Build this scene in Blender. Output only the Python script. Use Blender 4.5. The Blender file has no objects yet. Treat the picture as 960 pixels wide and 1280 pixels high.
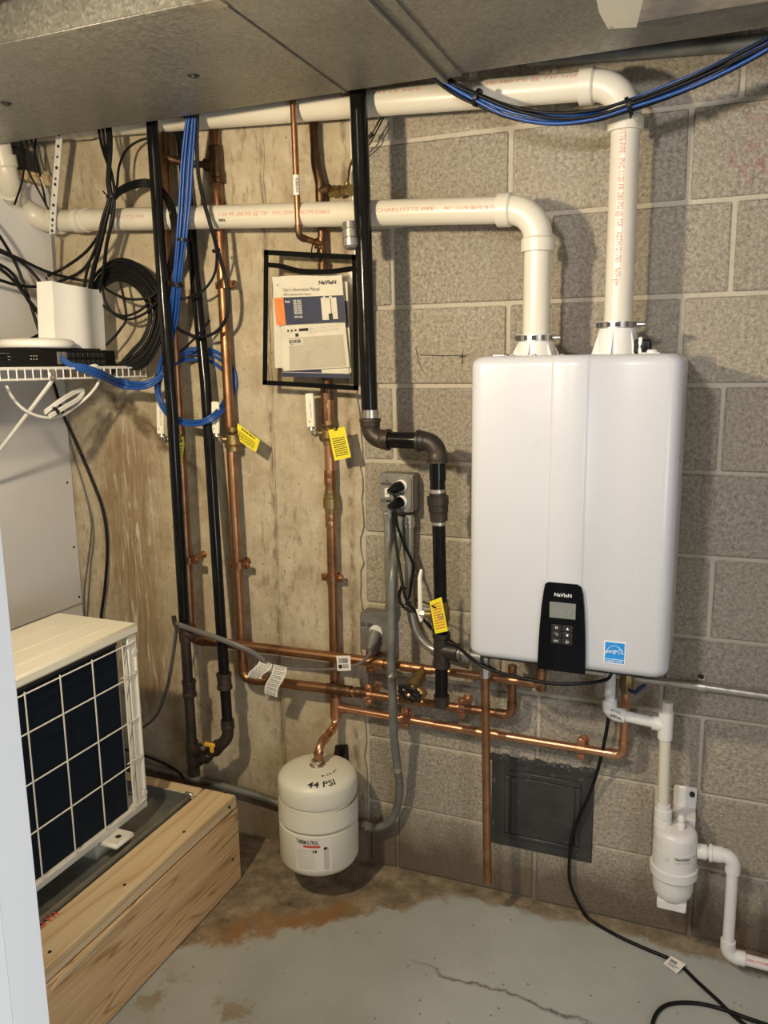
import bpy, bmesh, math, random
from mathutils import Vector, Matrix
random.seed(7)
PI = math.pi
SC = bpy.context.scene
COL = SC.collection

# ------------------------------------------------------------------ camera, world, lights, exposure
cd = bpy.data.cameras.new('camera'); cam = bpy.data.objects.new('camera', cd); COL.objects.link(cam)
cd.sensor_fit = 'HORIZONTAL'; cd.sensor_width = 36.0; cd.lens = 36.0 * 1010.379 / 960.0
cd.clip_start = 0.02
_r, _u, _f = (0.92683, 0.37527, -0.01233), (-0.05592, 0.17044, 0.98378), (-0.37128, 0.91111, -0.17895)
cam.matrix_world = Matrix(((_r[0], _u[0], -_f[0], 0), (_r[1], _u[1], -_f[1], -2.02894), (_r[2], _u[2], -_f[2], 1.47779), (0, 0, 0, 1)))
SC.camera = cam
vs = SC.view_settings
vs.view_transform = 'Standard'; vs.look = 'None'; vs.gamma = 1.0; vs.use_curve_mapping = False
vs.exposure = 0.0
w = bpy.data.worlds.new('world'); SC.world = w; w.use_nodes = True
w.node_tree.nodes['Background'].inputs[0].default_value = (0.9, 0.95, 1.0, 1)
w.node_tree.nodes['Background'].inputs[1].default_value = 0.03

def bulb(name, loc, watts, color, rad):
    l = bpy.data.lights.new(name, 'POINT'); l.energy = watts; l.color = color; l.shadow_soft_size = rad
    o = bpy.data.objects.new(name, l); o.location = loc; COL.objects.link(o)
bulb('cool_bulb_light', (-0.48, -2.04, 2.02), 62, (1.0, 0.97, 0.955), 0.07)
# warm work lamp aimed at the wall
sl_ = bpy.data.lights.new('warm_work_lamp', 'SPOT'); sl_.energy = 80; sl_.color = (1.0, 0.82, 0.55); sl_.shadow_soft_size = 0.035
sl_.spot_size = math.radians(160); sl_.spot_blend = 1.0
so_ = bpy.data.objects.new('warm_work_lamp', sl_); so_.location = (-1.02, -1.42, 1.80); COL.objects.link(so_)
so_.rotation_euler = (Vector((-0.95, 0, 1.45)) - so_.location).to_track_quat('-Z', 'Y').to_euler()
# cool fill light added out of view to brighten the door jamb
wl_ = bpy.data.lights.new('jamb_fill_light', 'AREA'); wl_.energy = 17; wl_.size = 0.7; wl_.color = (0.80, 0.90, 1.0)
wo_ = bpy.data.objects.new('jamb_fill_light', wl_); wo_.location = (0.985, -2.25, 1.1); wo_.rotation_euler = (0, PI / 2, 0); COL.objects.link(wo_)

# ------------------------------------------------------------------ mesh building helpers
def V(p): return Vector(p)
class MB:
    def __init__(s): s.v = []; s.f = []
    def add(s, vs_, fs):
        b = len(s.v); s.v += [Vector(p) for p in vs_]; s.f += [tuple(i + b for i in f) for f in fs]; return s
    def box(s, lo, hi, rot=None, bev=0.0):
        lo = Vector(lo); hi = Vector(hi); c = (lo + hi) / 2; h = (hi - lo) / 2
        if bev <= 0:
            vs_ = [Vector((x, y, z)) for x in (-h.x, h.x) for y in (-h.y, h.y) for z in (-h.z, h.z)]
            fs = [(0, 1, 3, 2), (4, 6, 7, 5), (0, 4, 5, 1), (2, 3, 7, 6), (0, 2, 6, 4), (1, 5, 7, 3)]
        else:
            vs_ = []; idx = {}
            for sx in (-1, 1):
                for sy in (-1, 1):
                    for sz in (-1, 1):
                        for a in range(3):
                            q = [sx * (h.x - bev), sy * (h.y - bev), sz * (h.z - bev)]
                            q[a] += (sx, sy, sz)[a] * bev
                            idx[(sx, sy, sz, a)] = len(vs_); vs_.append(Vector(q))
            fs = []
            for a in range(3):
                b, c2 = [(1, 2), (2, 0), (0, 1)][a]
                for sg in (-1, 1):
                    qd = []
                    for (p, q) in ((-1, -1), (1, -1), (1, 1), (-1, 1)):
                        k = [0, 0, 0]; k[a] = sg; k[b] = p; k[c2] = q; qd.append(idx[(*k, a)])
                    fs.append(tuple(qd if sg > 0 else qd[::-1]))
                for p in (-1, 1):
                    for q in (-1, 1):   # edges along axis a
                        e = []
                        for t in (-1, 1):
                            k = [0, 0, 0]; k[a] = t; k[b] = p; k[c2] = q; e.append((idx[(*k, b)], idx[(*k, c2)]))
                        qd = [e[0][0], e[1][0], e[1][1], e[0][1]]
                        fs.append(tuple(qd if p * q < 0 else qd[::-1]))
            for sx in (-1, 1):
                for sy in (-1, 1):
                    for sz in (-1, 1):
                        t = [idx[(sx, sy, sz, a)] for a in range(3)]
                        fs.append(tuple(t if sx * sy * sz > 0 else t[::-1]))
        m = rot or Matrix.Identity(3)
        return s.add([m @ p + c for p in vs_], fs)
    def lathe(s, a, axis, prof, n=20, cap=True):
        a = Vector(a); ax = Vector(axis).normalized()
        ref = Vector((0, 0, 1)) if abs(ax.z) < 0.9 else Vector((1, 0, 0))
        e1 = ax.cross(ref).normalized(); e2 = ax.cross(e1)
        vs_ = []; fs = []
        for (t, r) in prof:
            for k in range(n):
                an = 2 * PI * k / n
                vs_.append(a + ax * t + (e1 * math.cos(an) + e2 * math.sin(an)) * max(r, 1e-5))
        for i in range(len(prof) - 1):
            for k in range(n):
                k2 = (k + 1) % n
                fs.append((i * n + k, i * n + k2, (i + 1) * n + k2, (i + 1) * n + k))
        if cap:
            fs.append(tuple(range(n))[::-1]); fs.append(tuple((len(prof) - 1) * n + k for k in range(n)))
        return s.add(vs_, fs)
    def cyl(s, a, b, r, r2=None, n=16):
        a = Vector(a); b = Vector(b)
        return s.lathe(a, b - a, [(0, r), ((b - a).length, r if r2 is None else r2)], n)
    def tube(s, pts, r, n=8, cap=True, flat=None):
        pts = [Vector(p) for p in pts]; N = len(pts); vs_ = []; fs = []
        tan = []
        for i in range(N):
            t = pts[min(i + 1, N - 1)] - pts[max(i - 1, 0)]
            tan.append(t.normalized() if t.length > 1e-9 else Vector((0, 0, 1)))
        ref = Vector((0, 0, 1)) if abs(tan[0].z) < 0.9 else Vector((0, -1, 0))
        e1 = (ref - tan[0] * ref.dot(tan[0])).normalized()
        for i in range(N):
            e1 = (e1 - tan[i] * e1.dot(tan[i])).normalized(); e2 = tan[i].cross(e1)
            rr = r[i] if isinstance(r, (list, tuple)) else r
            for k in range(n):
                an = 2 * PI * k / n
                ra, rb = (rr, rr) if flat is None else (rr * flat, rr)
                vs_.append(pts[i] + e1 * math.cos(an) * rb + e2 * math.sin(an) * ra)
        for i in range(N - 1):
            for k in range(n):
                k2 = (k + 1) % n
                fs.append((i * n + k, i * n + k2, (i + 1) * n + k2, (i + 1) * n + k))
        if cap: fs.append(tuple(range(n))[::-1]); fs.append(tuple((N - 1) * n + k for k in range(n)))
        return s.add(vs_, fs)
    def prism(s, poly, d):
        d = Vector(d); n = len(poly); P = [Vector(p) for p in poly]
        fs = [tuple(range(n))[::-1], tuple(range(n, 2 * n))]
        for k in range(n): fs.append((k, (k + 1) % n, n + (k + 1) % n, n + k))
        return s.add(P + [p + d for p in P], fs)
    def ring(s, a, axis, ro, ri, h, n=24):
        return s.lathe(a, axis, [(0, ri), (0, ro), (h, ro), (h, ri), (0, ri)], n, cap=False)

WPOS = {}
def wpos(o): return WPOS.get(o.name, Vector((0, 0, 0)))
def link(me, name, parent=None, origin=None):
    o = bpy.data.objects.new(name, me); COL.objects.link(o)
    c = Vector(origin) if origin is not None else Vector((0, 0, 0))
    if parent is not None: o.parent = parent; o.location = c - wpos(parent)
    else: o.location = c
    WPOS[o.name] = c
    return o
def obj(name, mb, m, parent=None, ang=38, label=None, mats=None):
    lo = Vector((min(p.x for p in mb.v), min(p.y for p in mb.v), min(p.z for p in mb.v)))
    hi = Vector((max(p.x for p in mb.v), max(p.y for p in mb.v), max(p.z for p in mb.v)))
    c = (lo + hi) / 2
    me = bpy.data.meshes.new(name); me.from_pydata([p - c for p in mb.v], [], mb.f)
    bm = bmesh.new(); bm.from_mesh(me); bmesh.ops.recalc_face_normals(bm, faces=bm.faces); bm.to_mesh(me); bm.free()
    me.materials.append(m)
    if ang: me.shade_smooth(); me.set_sharp_from_angle(angle=math.radians(ang))
    o = link(me, name, parent, c)
    if label: o['label'] = label
    return o
def parts(name, mb, m, parent=None, ang=38):
    """every loose piece of mb becomes a part of its own"""
    up = list(range(len(mb.v)))
    def find(i):
        while up[i] != i: up[i] = up[up[i]]; i = up[i]
        return i
    for f in mb.f:
        for k in f[1:]: up[find(f[0])] = find(k)
    comp = {}
    for f in mb.f: comp.setdefault(find(f[0]), []).append(f)
    res = []
    for fl in comp.values():
        ids = sorted({i for f in fl for i in f}); mp = {i: k for k, i in enumerate(ids)}
        res.append(obj(name, MB().add([mb.v[i] for i in ids], [tuple(mp[i] for i in f) for f in fl]), m, parent, ang))
    return res
def tag(o, label=None, cat=None, group=None, kind=None):
    if label: o['label'] = label
    if cat: o['category'] = cat
    if group: o['group'] = group
    if kind: o['kind'] = kind
    return o
def thing(name, label, cat, loc, group=None):
    o = bpy.data.objects.new(name, None); COL.objects.link(o); o.location = loc; WPOS[o.name] = Vector(loc)
    o.empty_display_size = 0.05
    return tag(o, label, cat, group)

def crom(pts, k=6):
    P = [Vector(p) for p in pts]; out = []
    for i in range(len(P) - 1):
        p0 = P[i - 1] if i else P[0] * 2 - P[1]; p1, p2 = P[i], P[i + 1]
        p3 = P[i + 2] if i + 2 < len(P) else P[-1] * 2 - P[-2]
        for j in range(k):
            t = j / k
            out.append(0.5 * ((2 * p1) + (p2 - p0) * t + (2 * p0 - 5 * p1 + 4 * p2 - p3) * t * t + (3 * p1 - p0 - 3 * p2 + p3) * t ** 3))
    out.append(P[-1]); return out
def offs(pts, r, ph, tw=0.0, seed=0):
    """offset a smooth centre line inside a bundle"""
    N = len(pts); e1 = None; out = []
    for i in range(N):
        t = (pts[min(i + 1, N - 1)] - pts[max(i - 1, 0)]).normalized()
        if e1 is None:
            ref = Vector((0, -1, 0)) if abs(t.y) < 0.9 else Vector((0, 0, 1)); e1 = ref
        e1 = (e1 - t * e1.dot(t)).normalized(); e2 = t.cross(e1)
        a = ph + tw * i / N + 0.25 * math.sin(i * 0.21 + seed * 1.7)
        rr = r * (0.85 + 0.15 * math.sin(i * 0.13 + seed))
        out.append(pts[i] + e1 * math.cos(a) * rr + e2 * math.sin(a) * rr)
    return out
def cable(parent, name, pts, r, m, n=7, k=6, label=None):
    return obj(name, MB().tube(crom(pts, k), r, n), m, parent, ang=60, label=label)
def tie(parent, c, axis, r, m, w=0.005, name='cable_tie'):
    a = Vector(axis).normalized(); b = MB().lathe(Vector(c) - a * w / 2, a, [(0, r), (w, r)], 14)
    return obj(name, b, m, parent)

def corner_arc(p0, p, p1, R, n=8):
    d1 = (Vector(p) - Vector(p0)).normalized(); d2 = (Vector(p1) - Vector(p)).normalized()
    ang = d1.angle(d2); t = R * math.tan(ang / 2); a = Vector(p) - d1 * t
    nn = (d2 - d1 * d1.dot(d2)).normalized(); c = a + nn * R
    return [c - nn * R * math.cos(ang * i / n) + d1 * R * math.sin(ang * i / n) for i in range(n + 1)], d1, d2
def run(root, pts, r, m, fm, R=None, rc=1.16, cl=0.02, elbow='elbow', pipe='pipe', n=18, fr=1.06, rim=False, plabel=None):
    """straight pipes between corners, a fitting at every corner"""
    P = [Vector(p) for p in pts]; R = R or 1.9 * r; cur = P[0]
    for i in range(1, len(P)):
        if i < len(P) - 1:
            arc, d1, d2 = corner_arc(P[i - 1], P[i], P[i + 1], R)
            obj(pipe, MB().cyl(cur, arc[0], r, n=n), m, root)
            b = MB().tube(arc, r * fr, n)
            for c, d in ((arc[0], d1), (arc[-1], -d2)):
                if rim: b.lathe(c - d * cl, d, [(0, r * (rc + .1)), (cl * .4, r * (rc + .1)), (cl * .5, r * rc), (cl, r * rc), (cl * 1.3, r * fr)], n)
                else: b.lathe(c - d * cl, d, [(0, r * rc), (cl * .96, r * rc), (cl * 1.15, r * fr)], n)
            obj(elbow, b, fm, root); cur = arc[-1]
        else:
            obj(pipe, MB().cyl(cur, P[i], r, n=n), m, root)
def coupling(root, c, axis, r, m, L=0.04, k=1.16, name='coupling', rim=False):
    a = Vector(axis).normalized(); b = MB()
    if rim: b.lathe(Vector(c) - a * L / 2, a, [(0, r * (k + .12)), (L * .2, r * (k + .12)), (L * .24, r * k), (L * .76, r * k), (L * .8, r * (k + .12)), (L, r * (k + .12))], 18)
    else: b.lathe(Vector(c) - a * L / 2, a, [(0, r * k * .98), (L * .06, r * k), (L * .42, r * k), (L * .5, r * (k - .06)), (L * .58, r * k), (L * .94, r * k), (L, r * k * .98)], 18)
    return obj(name, b, m, root)
def tee(root, c, axis, br, r, m, L=0.03, B=0.032, k=1.17, rb=None):
    a = Vector(axis).normalized(); d = Vector(br).normalized(); c = Vector(c); rb = rb or r
    b = MB().lathe(c - a * L, a, [(0, r * k), (2 * L, r * k)], 18)
    b.lathe(c, d, [(0, rb * k), (B, rb * k)], 18)
    return obj('tee', b, m, root)
def hanger(root, c, axis, r, m, back=0.0):
    """split ring strap round a pipe, with ears, screws and a stem to the wall"""
    a = Vector(axis).normalized(); c = Vector(c); w = 0.020
    h = obj('pipe_hanger', MB().ring(c - a * w / 2, a, r * 1.24, r * .99, w, 20), m, root)
    side = Vector((0, 0, 1)) if abs(a.z) < 0.6 else Vector((1, 0, 0))
    side = (side - a * side.dot(a)).normalized()
    b = MB()
    for sg in (-1, 1):
        q = c + side * sg * (r * 1.2 + 0.007)
        M3 = Matrix((side, a, a.cross(side))).transposed()
        b.box(q - Vector((.009, .010, .005)), q + Vector((.009, .010, .005)), M3, 0.002)
        b.cyl(q + Vector((0, -.012, 0)), q + Vector((0, .006, 0)), 0.0035, n=8)
    parts('ear', b, m, h)
    if c.y + r * 1.1 < -0.002:
        obj('stem', MB().cyl((c.x, c.y + r, c.z), (c.x, 0.002, c.z), 0.006, n=10).lathe((c.x, -0.006, c.z), (0, 1, 0), [(0, .010), (.008, .017)], 14), m, h)
    return h

FONT_CACHE = {}
def text_raw(s, bold=0.0, shear=0.0, spacing=1.0):
    key = (s, bold, shear, spacing)
    if key in FONT_CACHE: return FONT_CACHE[key]
    cu = bpy.data.curves.new('t', 'FONT'); cu.body = s; cu.size = 1.0; cu.offset = bold; cu.shear = shear; cu.resolution_u = 2; cu.space_character = spacing
    o = bpy.data.objects.new('t', cu); COL.objects.link(o)
    dg = bpy.context.evaluated_depsgraph_get(); dg.update()
    me = bpy.data.meshes.new_from_object(o.evaluated_get(dg))
    vs_ = [v.co.copy() for v in me.vertices]; fs = [tuple(p.vertices) for p in me.polygons]
    bpy.data.objects.remove(o); bpy.data.curves.remove(cu); bpy.data.meshes.remove(me)
    FONT_CACHE[key] = (vs_, fs); return vs_, fs
def text_mb(mb, s, org, right, up, size, width=None, bold=0.0, shear=0.0, lift=0.0007, center=False, spacing=1.0):
    vs_, fs = text_raw(s, bold, shear, spacing)
    if not vs_: return mb
    x0 = min(v.x for v in vs_); x1 = max(v.x for v in vs_)
    R_ = Vector(right).normalized(); U = Vector(up); U = (U - R_ * U.dot(R_)).normalized(); N = R_.cross(U)
    sx = width / (x1 - x0) if width else size
    ox = -(x1 + x0) / 2 if center else -x0
    return mb.add([Vector(org) + R_ * (v.x + ox) * sx + U * v.y * size + N * lift for v in vs_], fs)
def text(root, name, s, org, right, up, size, m, **kw):
    return obj(name, text_mb(MB(), s, org, right, up, size, **kw), m, root, ang=0)
def text_cyl(root, s, a, axis, face, up, r, size, m, width=None, name='printed_text', bold=0.0):
    """print running along a pipe, wrapped round it"""
    vs_, fs = text_raw(s, bold)
    x0 = min(v.x for v in vs_); x1 = max(v.x for v in vs_); sx = width / (x1 - x0) if width else size
    ax = Vector(axis).normalized(); F_ = Vector(face); F_ = (F_ - ax * F_.dot(ax)).normalized(); U = Vector(up); U = (U - ax * U.dot(ax) - F_ * U.dot(F_)).normalized()
    out = []
    for v in vs_:
        an = (v.y - 0.35) * size / r
        out.append(Vector(a) + ax * (v.x - x0) * sx + (F_ * math.cos(an) + U * math.sin(an)) * (r + 0.0006))
    return obj(name, MB().add(out, fs), m, root, ang=0)
def quadframe(q):
    """q = TL, TR, BR, BL"""
    TL, TR, BR, BL = [Vector(p) for p in q]
    return TL, TR, BR, BL
def card(name, q, th, m, parent=None, label=None):
    TL, TR, BR, BL = quadframe(q); n = (TR - TL).cross(BL - TL).normalized()   # points away from the viewer
    if n.y < 0: n = -n
    return obj(name, MB().prism([TL, TR, BR, BL], n * th), m, parent, ang=20, label=label)
def on_card(q, u, v):
    TL, TR, BR, BL = quadframe(q)
    return (TL * (1 - u) + TR * u) * (1 - v) + (BL * (1 - u) + BR * u) * v
def patch(mb, q, u0, v0, u1, v1, lift=0.0006):
    TL, TR, BR, BL = quadframe(q); n = (TR - TL).cross(BL - TL).normalized()
    if n.y > 0: n = -n
    mb.add([on_card(q, u, v) + n * lift for u, v in ((u0, v0), (u1, v0), (u1, v1), (u0, v1))], [(0, 1, 2, 3)])
    return mb
def lines(mb, q, u0, v0, u1, v1, n, fill=0.5, lift=0.0006, rag=0.25):
    for i in range(n):
        v = v0 + (v1 - v0) * i / n; h = (v1 - v0) / n * fill
        u = u0
        while u < u1 - 0.02:
            wd = random.uniform(0.03, 0.10) * (u1 - u0) * 2; e = min(u + wd, u1 - random.random() * rag * (u1 - u0) * .3)
            if e <= u: break
            patch(mb, q, u, v, e, v + h, lift); u = e + 0.02 * (u1 - u0) + .008
    return mb
# ------------------------------------------------------------------ materials
class NT:
    def __init__(s, name):
        s.m = bpy.data.materials.new(name); s.m.use_nodes = True; s.t = s.m.node_tree; s.t.nodes.clear()
        s.out = s.n('ShaderNodeOutputMaterial'); s.b = s.n('ShaderNodeBsdfPrincipled'); s.l(s.b.outputs[0], s.out.inputs[0])
        s.pos = s.n('ShaderNodeNewGeometry').outputs['Position']
    def n(s, t, **kw):
        x = s.t.nodes.new(t)
        for k, v in kw.items(): setattr(x, k, v)
        return x
    def l(s, a, b): s.t.links.new(a, b)
    def set(s, k, v):
        if hasattr(v, 'is_linked'): s.l(v, s.b.inputs[k])
        else: s.b.inputs[k].default_value = (*v, 1) if isinstance(v, (tuple, list)) and len(v) == 3 else v
    def noise(s, scale, detail=4, rough=.55, dist=0, vec=None, stretch=None):
        x = s.n('ShaderNodeTexNoise'); x.inputs['Scale'].default_value = scale; x.inputs['Detail'].default_value = detail
        x.inputs['Roughness'].default_value = rough; x.inputs['Distortion'].default_value = dist
        v = vec or s.pos
        if stretch: v = s.mapv(v, stretch)
        s.l(v, x.inputs['Vector']); return x.outputs['Fac']
    def vor(s, scale, stretch=None, out='Distance', feature='F1'):
        x = s.n('ShaderNodeTexVoronoi'); x.feature = feature; x.inputs['Scale'].default_value = scale
        v = s.pos if not stretch else s.mapv(s.pos, stretch)
        s.l(v, x.inputs['Vector']); return x.outputs[out]
    def mapv(s, v, sc, loc=(0, 0, 0)):
        x = s.n('ShaderNodeMapping'); x.inputs['Scale'].default_value = sc; x.inputs['Location'].default_value = loc; s.l(v, x.inputs['Vector']); return x.outputs[0]
    def ramp(s, f, stops, interp='LINEAR'):
        x = s.n('ShaderNodeValToRGB'); x.color_ramp.interpolation = interp
        e = x.color_ramp.elements
        while len(e) < len(stops): e.new(.5)
        for el, (p, c) in zip(e, stops):
            el.position = p; el.color = (*c, 1) if isinstance(c, (tuple, list)) else (c, c, c, 1)
        s.l(f, x.inputs[0]); return x.outputs[0]
    def mix(s, f, a, b, mode='MIX'):
        x = s.n('ShaderNodeMix', data_type='RGBA', blend_type=mode)
        for i, v in ((0, f), (6, a), (7, b)):
            if hasattr(v, 'is_linked'): s.l(v, x.inputs[i])
            elif i == 0: x.inputs[0].default_value = v
            else: x.inputs[i].default_value = (*v, 1)
        return x.outputs[2]
    def math(s, op, a, b=0.0, clamp=False):
        x = s.n('ShaderNodeMath', operation=op, use_clamp=clamp)
        for i, v in ((0, a), (1, b)):
            if hasattr(v, 'is_linked'): s.l(v, x.inputs[i])
            else: x.inputs[i].default_value = v
        return x.outputs[0]
    def xyz(s, v=None):
        x = s.n('ShaderNodeSeparateXYZ'); s.l(v or s.pos, x.inputs[0]); return x.outputs
    def band(s, v, c, w_):
        """1 at v == c falling to 0 at distance w_"""
        return s.math('SUBTRACT', 1.0, s.math('DIVIDE', s.math('ABSOLUTE', s.math('SUBTRACT', v, c)), w_), True)
    def bump(s, h, st=.3, dist=.002):
        x = s.n('ShaderNodeBump'); x.inputs['Strength'].default_value = st; x.inputs['Distance'].default_value = dist
        s.l(h, x.inputs['Height']); s.l(x.outputs[0], s.b.inputs['Normal'])
def simple(name, col, rough=.5, metal=0.0, var=.12, scale=18, spec=.5, bump=0.0):
    t = NT(name)
    d = tuple(c * (1 - var) for c in col); e = tuple(min(1, c * (1 + var)) for c in col)
    f = t.noise(scale, 5)
    t.set('Base Color', t.ramp(f, [(.3, d), (.7, e)])); t.set('Roughness', t.ramp(f, [(.3, max(0, rough - .06)), (.7, min(1, rough + .06))])); t.set('Metallic', metal); t.set('Specular IOR Level', spec)
    if bump: t.bump(t.noise(scale * 12, 3), bump)
    return t.m
M = {}
def m_copper(name, a, b, c, rough=.3):
    t = NT(name); f = t.noise(9, 6, .65, .6); g = t.noise(60, 4)
    c1 = t.ramp(f, [(.32, c), (.46, b), (.62, a)]); t.set('Base Color', t.mix(t.math('MULTIPLY', g, .3), c1, b)); t.set('Metallic', .93)
    t.set('Roughness', t.ramp(f, [(.3, rough + .2), (.7, rough)])); return t.m
M['copper'] = m_copper('aged_copper', (.50, .28, .155), (.34, .175, .09), (.17, .085, .045))
M['copper_bright'] = m_copper('bright_copper', (.76, .44, .28), (.60, .32, .19), (.40, .2, .11), .24)
M['copper_dark'] = m_copper('tarnished_copper', (.22, .13, .075), (.13, .076, .045), (.07, .042, .027), .4)
M['brass'] = m_copper('aged_brass', (.48, .36, .17), (.32, .23, .10), (.19, .13, .065), .32)
M['solder'] = simple('solder_tin', (.55, .53, .48), .35, .9)
def m_galv():
    t = NT('galvanised_sheet'); v = t.vor(170, (1, 1, 1), 'Color'); s_ = t.n('ShaderNodeSeparateColor'); t.l(v, s_.inputs[0])
    big = t.noise(5, 5)
    t.set('Base Color', t.mix(.5, t.ramp(s_.outputs[0], [(0, (.22, .22, .205)), (1, (.40, .395, .37))]), t.ramp(big, [(.3, (.22, .215, .19)), (.7, (.31, .305, .28))])))
    t.set('Metallic', .75); t.set('Roughness', t.ramp(s_.outputs[1], [(0, .36), (1, .55)])); return t.m
M['galv'] = m_galv()
M['galv_pan'] = simple('dull_galvanised_pan', (.30, .31, .29), .42, .7, .2, 25)
M['emt'] = simple('conduit_steel', (.50, .50, .46), .36, .85, .12, 30)
M['emt_grey'] = simple('painted_grey_conduit', (.20, .205, .19), .45, .35, .35, 14)
M['steel'] = simple('zinc_steel', (.62, .60, .56), .32, .95, .15, 40)
M['bright_zinc'] = simple('bright_zinc', (.80, .80, .77), .5, .35, .1, 60)
M['box_steel'] = simple('pressed_steel_box', (.27, .265, .25), .5, .6, .12, 40)
M['black_pipe'] = simple('black_lacquered_pipe', (.007, .007, .0075), .16, .0, .05, 30, .25)
def m_rusty():
    t = NT('weathered_black_iron'); f = t.noise(14, 6, .6)
    t.set('Base Color', t.ramp(f, [(.35, (.022, .02, .019)), (.55, (.05, .038, .03)), (.7, (.10, .055, .035))])); t.set('Roughness', .45); t.set('Metallic', .35); t.bump(t.noise(220, 3), .2); return t.m
M['iron'] = m_rusty()
def m_pvc(name, a, b):
    t = NT(name); f = t.noise(4, 4); g = t.noise(70, 3)
    c = t.ramp(f, [(.3, a), (.7, b)]); t.set('Base Color', t.mix(t.ramp(g, [(.66, 0.0), (.75, .25)]), c, tuple(x * .75 for x in a))); t.set('Roughness', .32); t.set('Specular IOR Level', .5); return t.m
M['pvc'] = m_pvc('cream_pvc', (.64, .60, .51), (.70, .66, .57))
M['pvc_white'] = m_pvc('white_pvc', (.72, .71, .69), (.77, .76, .74))
M['white'] = simple('white_plastic', (.80, .79, .76), .4, 0, .03, 8)
M['cream'] = simple('cream_plastic', (.82, .80, .68), .45, 0, .04, 8)
M['enamel'] = simple('white_enamel', (.555, .57, .61), .28, 0, .012, 3)
M['grey_plastic'] = simple('grey_plastic', (.16, .155, .14), .5, 0, .05)
M['black'] = simple('black_plastic', (.009, .009, .009), .4, 0, .1, 18, .25)
M['binding'] = simple('black_cloth_binding', (.006, .006, .006), .85, 0, .1, 18, .06)
M['gloss_black'] = simple('gloss_black_panel', (.004, .0045, .006), .06, 0, .0, 18, .16)
M['button'] = simple('soft_black_button', (.02, .02, .021), .4, 0, .1)
M['rubber'] = simple('black_cable_jacket', (.008, .008, .0085), .45, 0, .1, 18, .22)
M['blue'] = simple('blue_cable_jacket', (.014, .072, .30), .36, 0, .15, 30)
M['cord_grey'] = simple('grey_cord_jacket', (.135, .13, .12), .42, 0, .1)
M['cord_white'] = simple('white_cord_jacket', (.74, .72, .68), .4, 0, .04)
M['ink'] = simple('black_ink', (.015, .015, .016), .6, 0, 0)
M['pipe_red'] = simple('faded_red_print', (.62, .27, .20), .6, 0, .15, 60)
M['ink_red'] = simple('red_print', (.62, .10, .07), .6, 0, .1)
M['ink_grey'] = simple('grey_print', (.24, .24, .25), .6, 0, .1)
M['ink_pale'] = simple('pale_grey_print', (.50, .49, .46), .6, 0, .1)
M['ink_white'] = simple('white_print', (.85, .85, .85), .5, 0, 0)
M['paper'] = simple('white_paper', (.80, .77, .70), .75, 0, .03)
M['paper_grey'] = simple('grey_printed_paper', (.58, .54, .46), .75, 0, .05)
M['navy'] = simple('navy_print', (.032, .042, .105), .6, 0, .15)
M['orange'] = simple('orange_print', (.88, .27, .075), .6, 0, .1)
M['yellow'] = simple('yellow_tag_card', (.85, .73, .03), .5, 0, .05)
M['sky_blue'] = simple('blue_sticker', (.02, .27, .70), .4, 0, .05)
M['lcd'] = simple('grey_lcd', (.20, .215, .20), .25, 0, .03)
M['orange_handle'] = simple('yellow_orange_handle', (.72, .40, .03), .45, 0, .05)
M['blue_handle'] = simple('dark_blue_handle', (.03, .05, .14), .45, 0, .05)
M['black_wheel'] = simple('black_wheel', (.012, .01, .009), .3, 0, .2)
M['tank'] = simple('beige_tank_paint', (.80, .775, .66), .38, 0, .04, 6)
M['unit'] = simple('ivory_paint', (.88, .835, .70), .4, 0, .03, 5)
M['unit_white'] = simple('white_wire', (.80, .78, .70), .4, 0, .03)
def m_coil():
    t = NT('blue_black_coil'); z = t.xyz()[2]
    s_ = t.math('SINE', t.math('MULTIPLY', t.xyz()[1], 2200.0)); t.set('Base Color', t.mix(t.math('MULTIPLY', t.noise(25, 4), .6), (.003, .008, .017), (.006, .014, .027)))
    t.set('Roughness', .6); t.set('Specular IOR Level', .15); t.bump(s_, .2, .0005); return t.m
M['coil'] = m_coil()
M['bumper'] = simple('dark_patch', (.03, .03, .03), .6)
def m_film():
    t = NT('clear_vinyl'); t.b.inputs['Transmission Weight'].default_value = 0
    tr = t.n('ShaderNodeBsdfTransparent'); tr.inputs[0].default_value = (.93, .92, .88, 1); gl = t.n('ShaderNodeBsdfGlossy'); gl.inputs['Roughness'].default_value = .12
    fr = t.n('ShaderNodeFresnel'); fr.inputs[0].default_value = 1.35; mx = t.n('ShaderNodeMixShader')
    nz = t.noise(22, 3, .5, 1.2); f2 = t.math('ADD', fr.outputs[0], t.math('MULTIPLY', t.ramp(nz, [(.5, 0.0), (.7, 1.0)]), .07))
    t.l(f2, mx.inputs[0]); t.l(tr.outputs[0], mx.inputs[1]); t.l(gl.outputs[0], mx.inputs[2]); t.l(mx.outputs[0], t.out.inputs[0]); return t.m
M['film'] = m_film()

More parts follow.
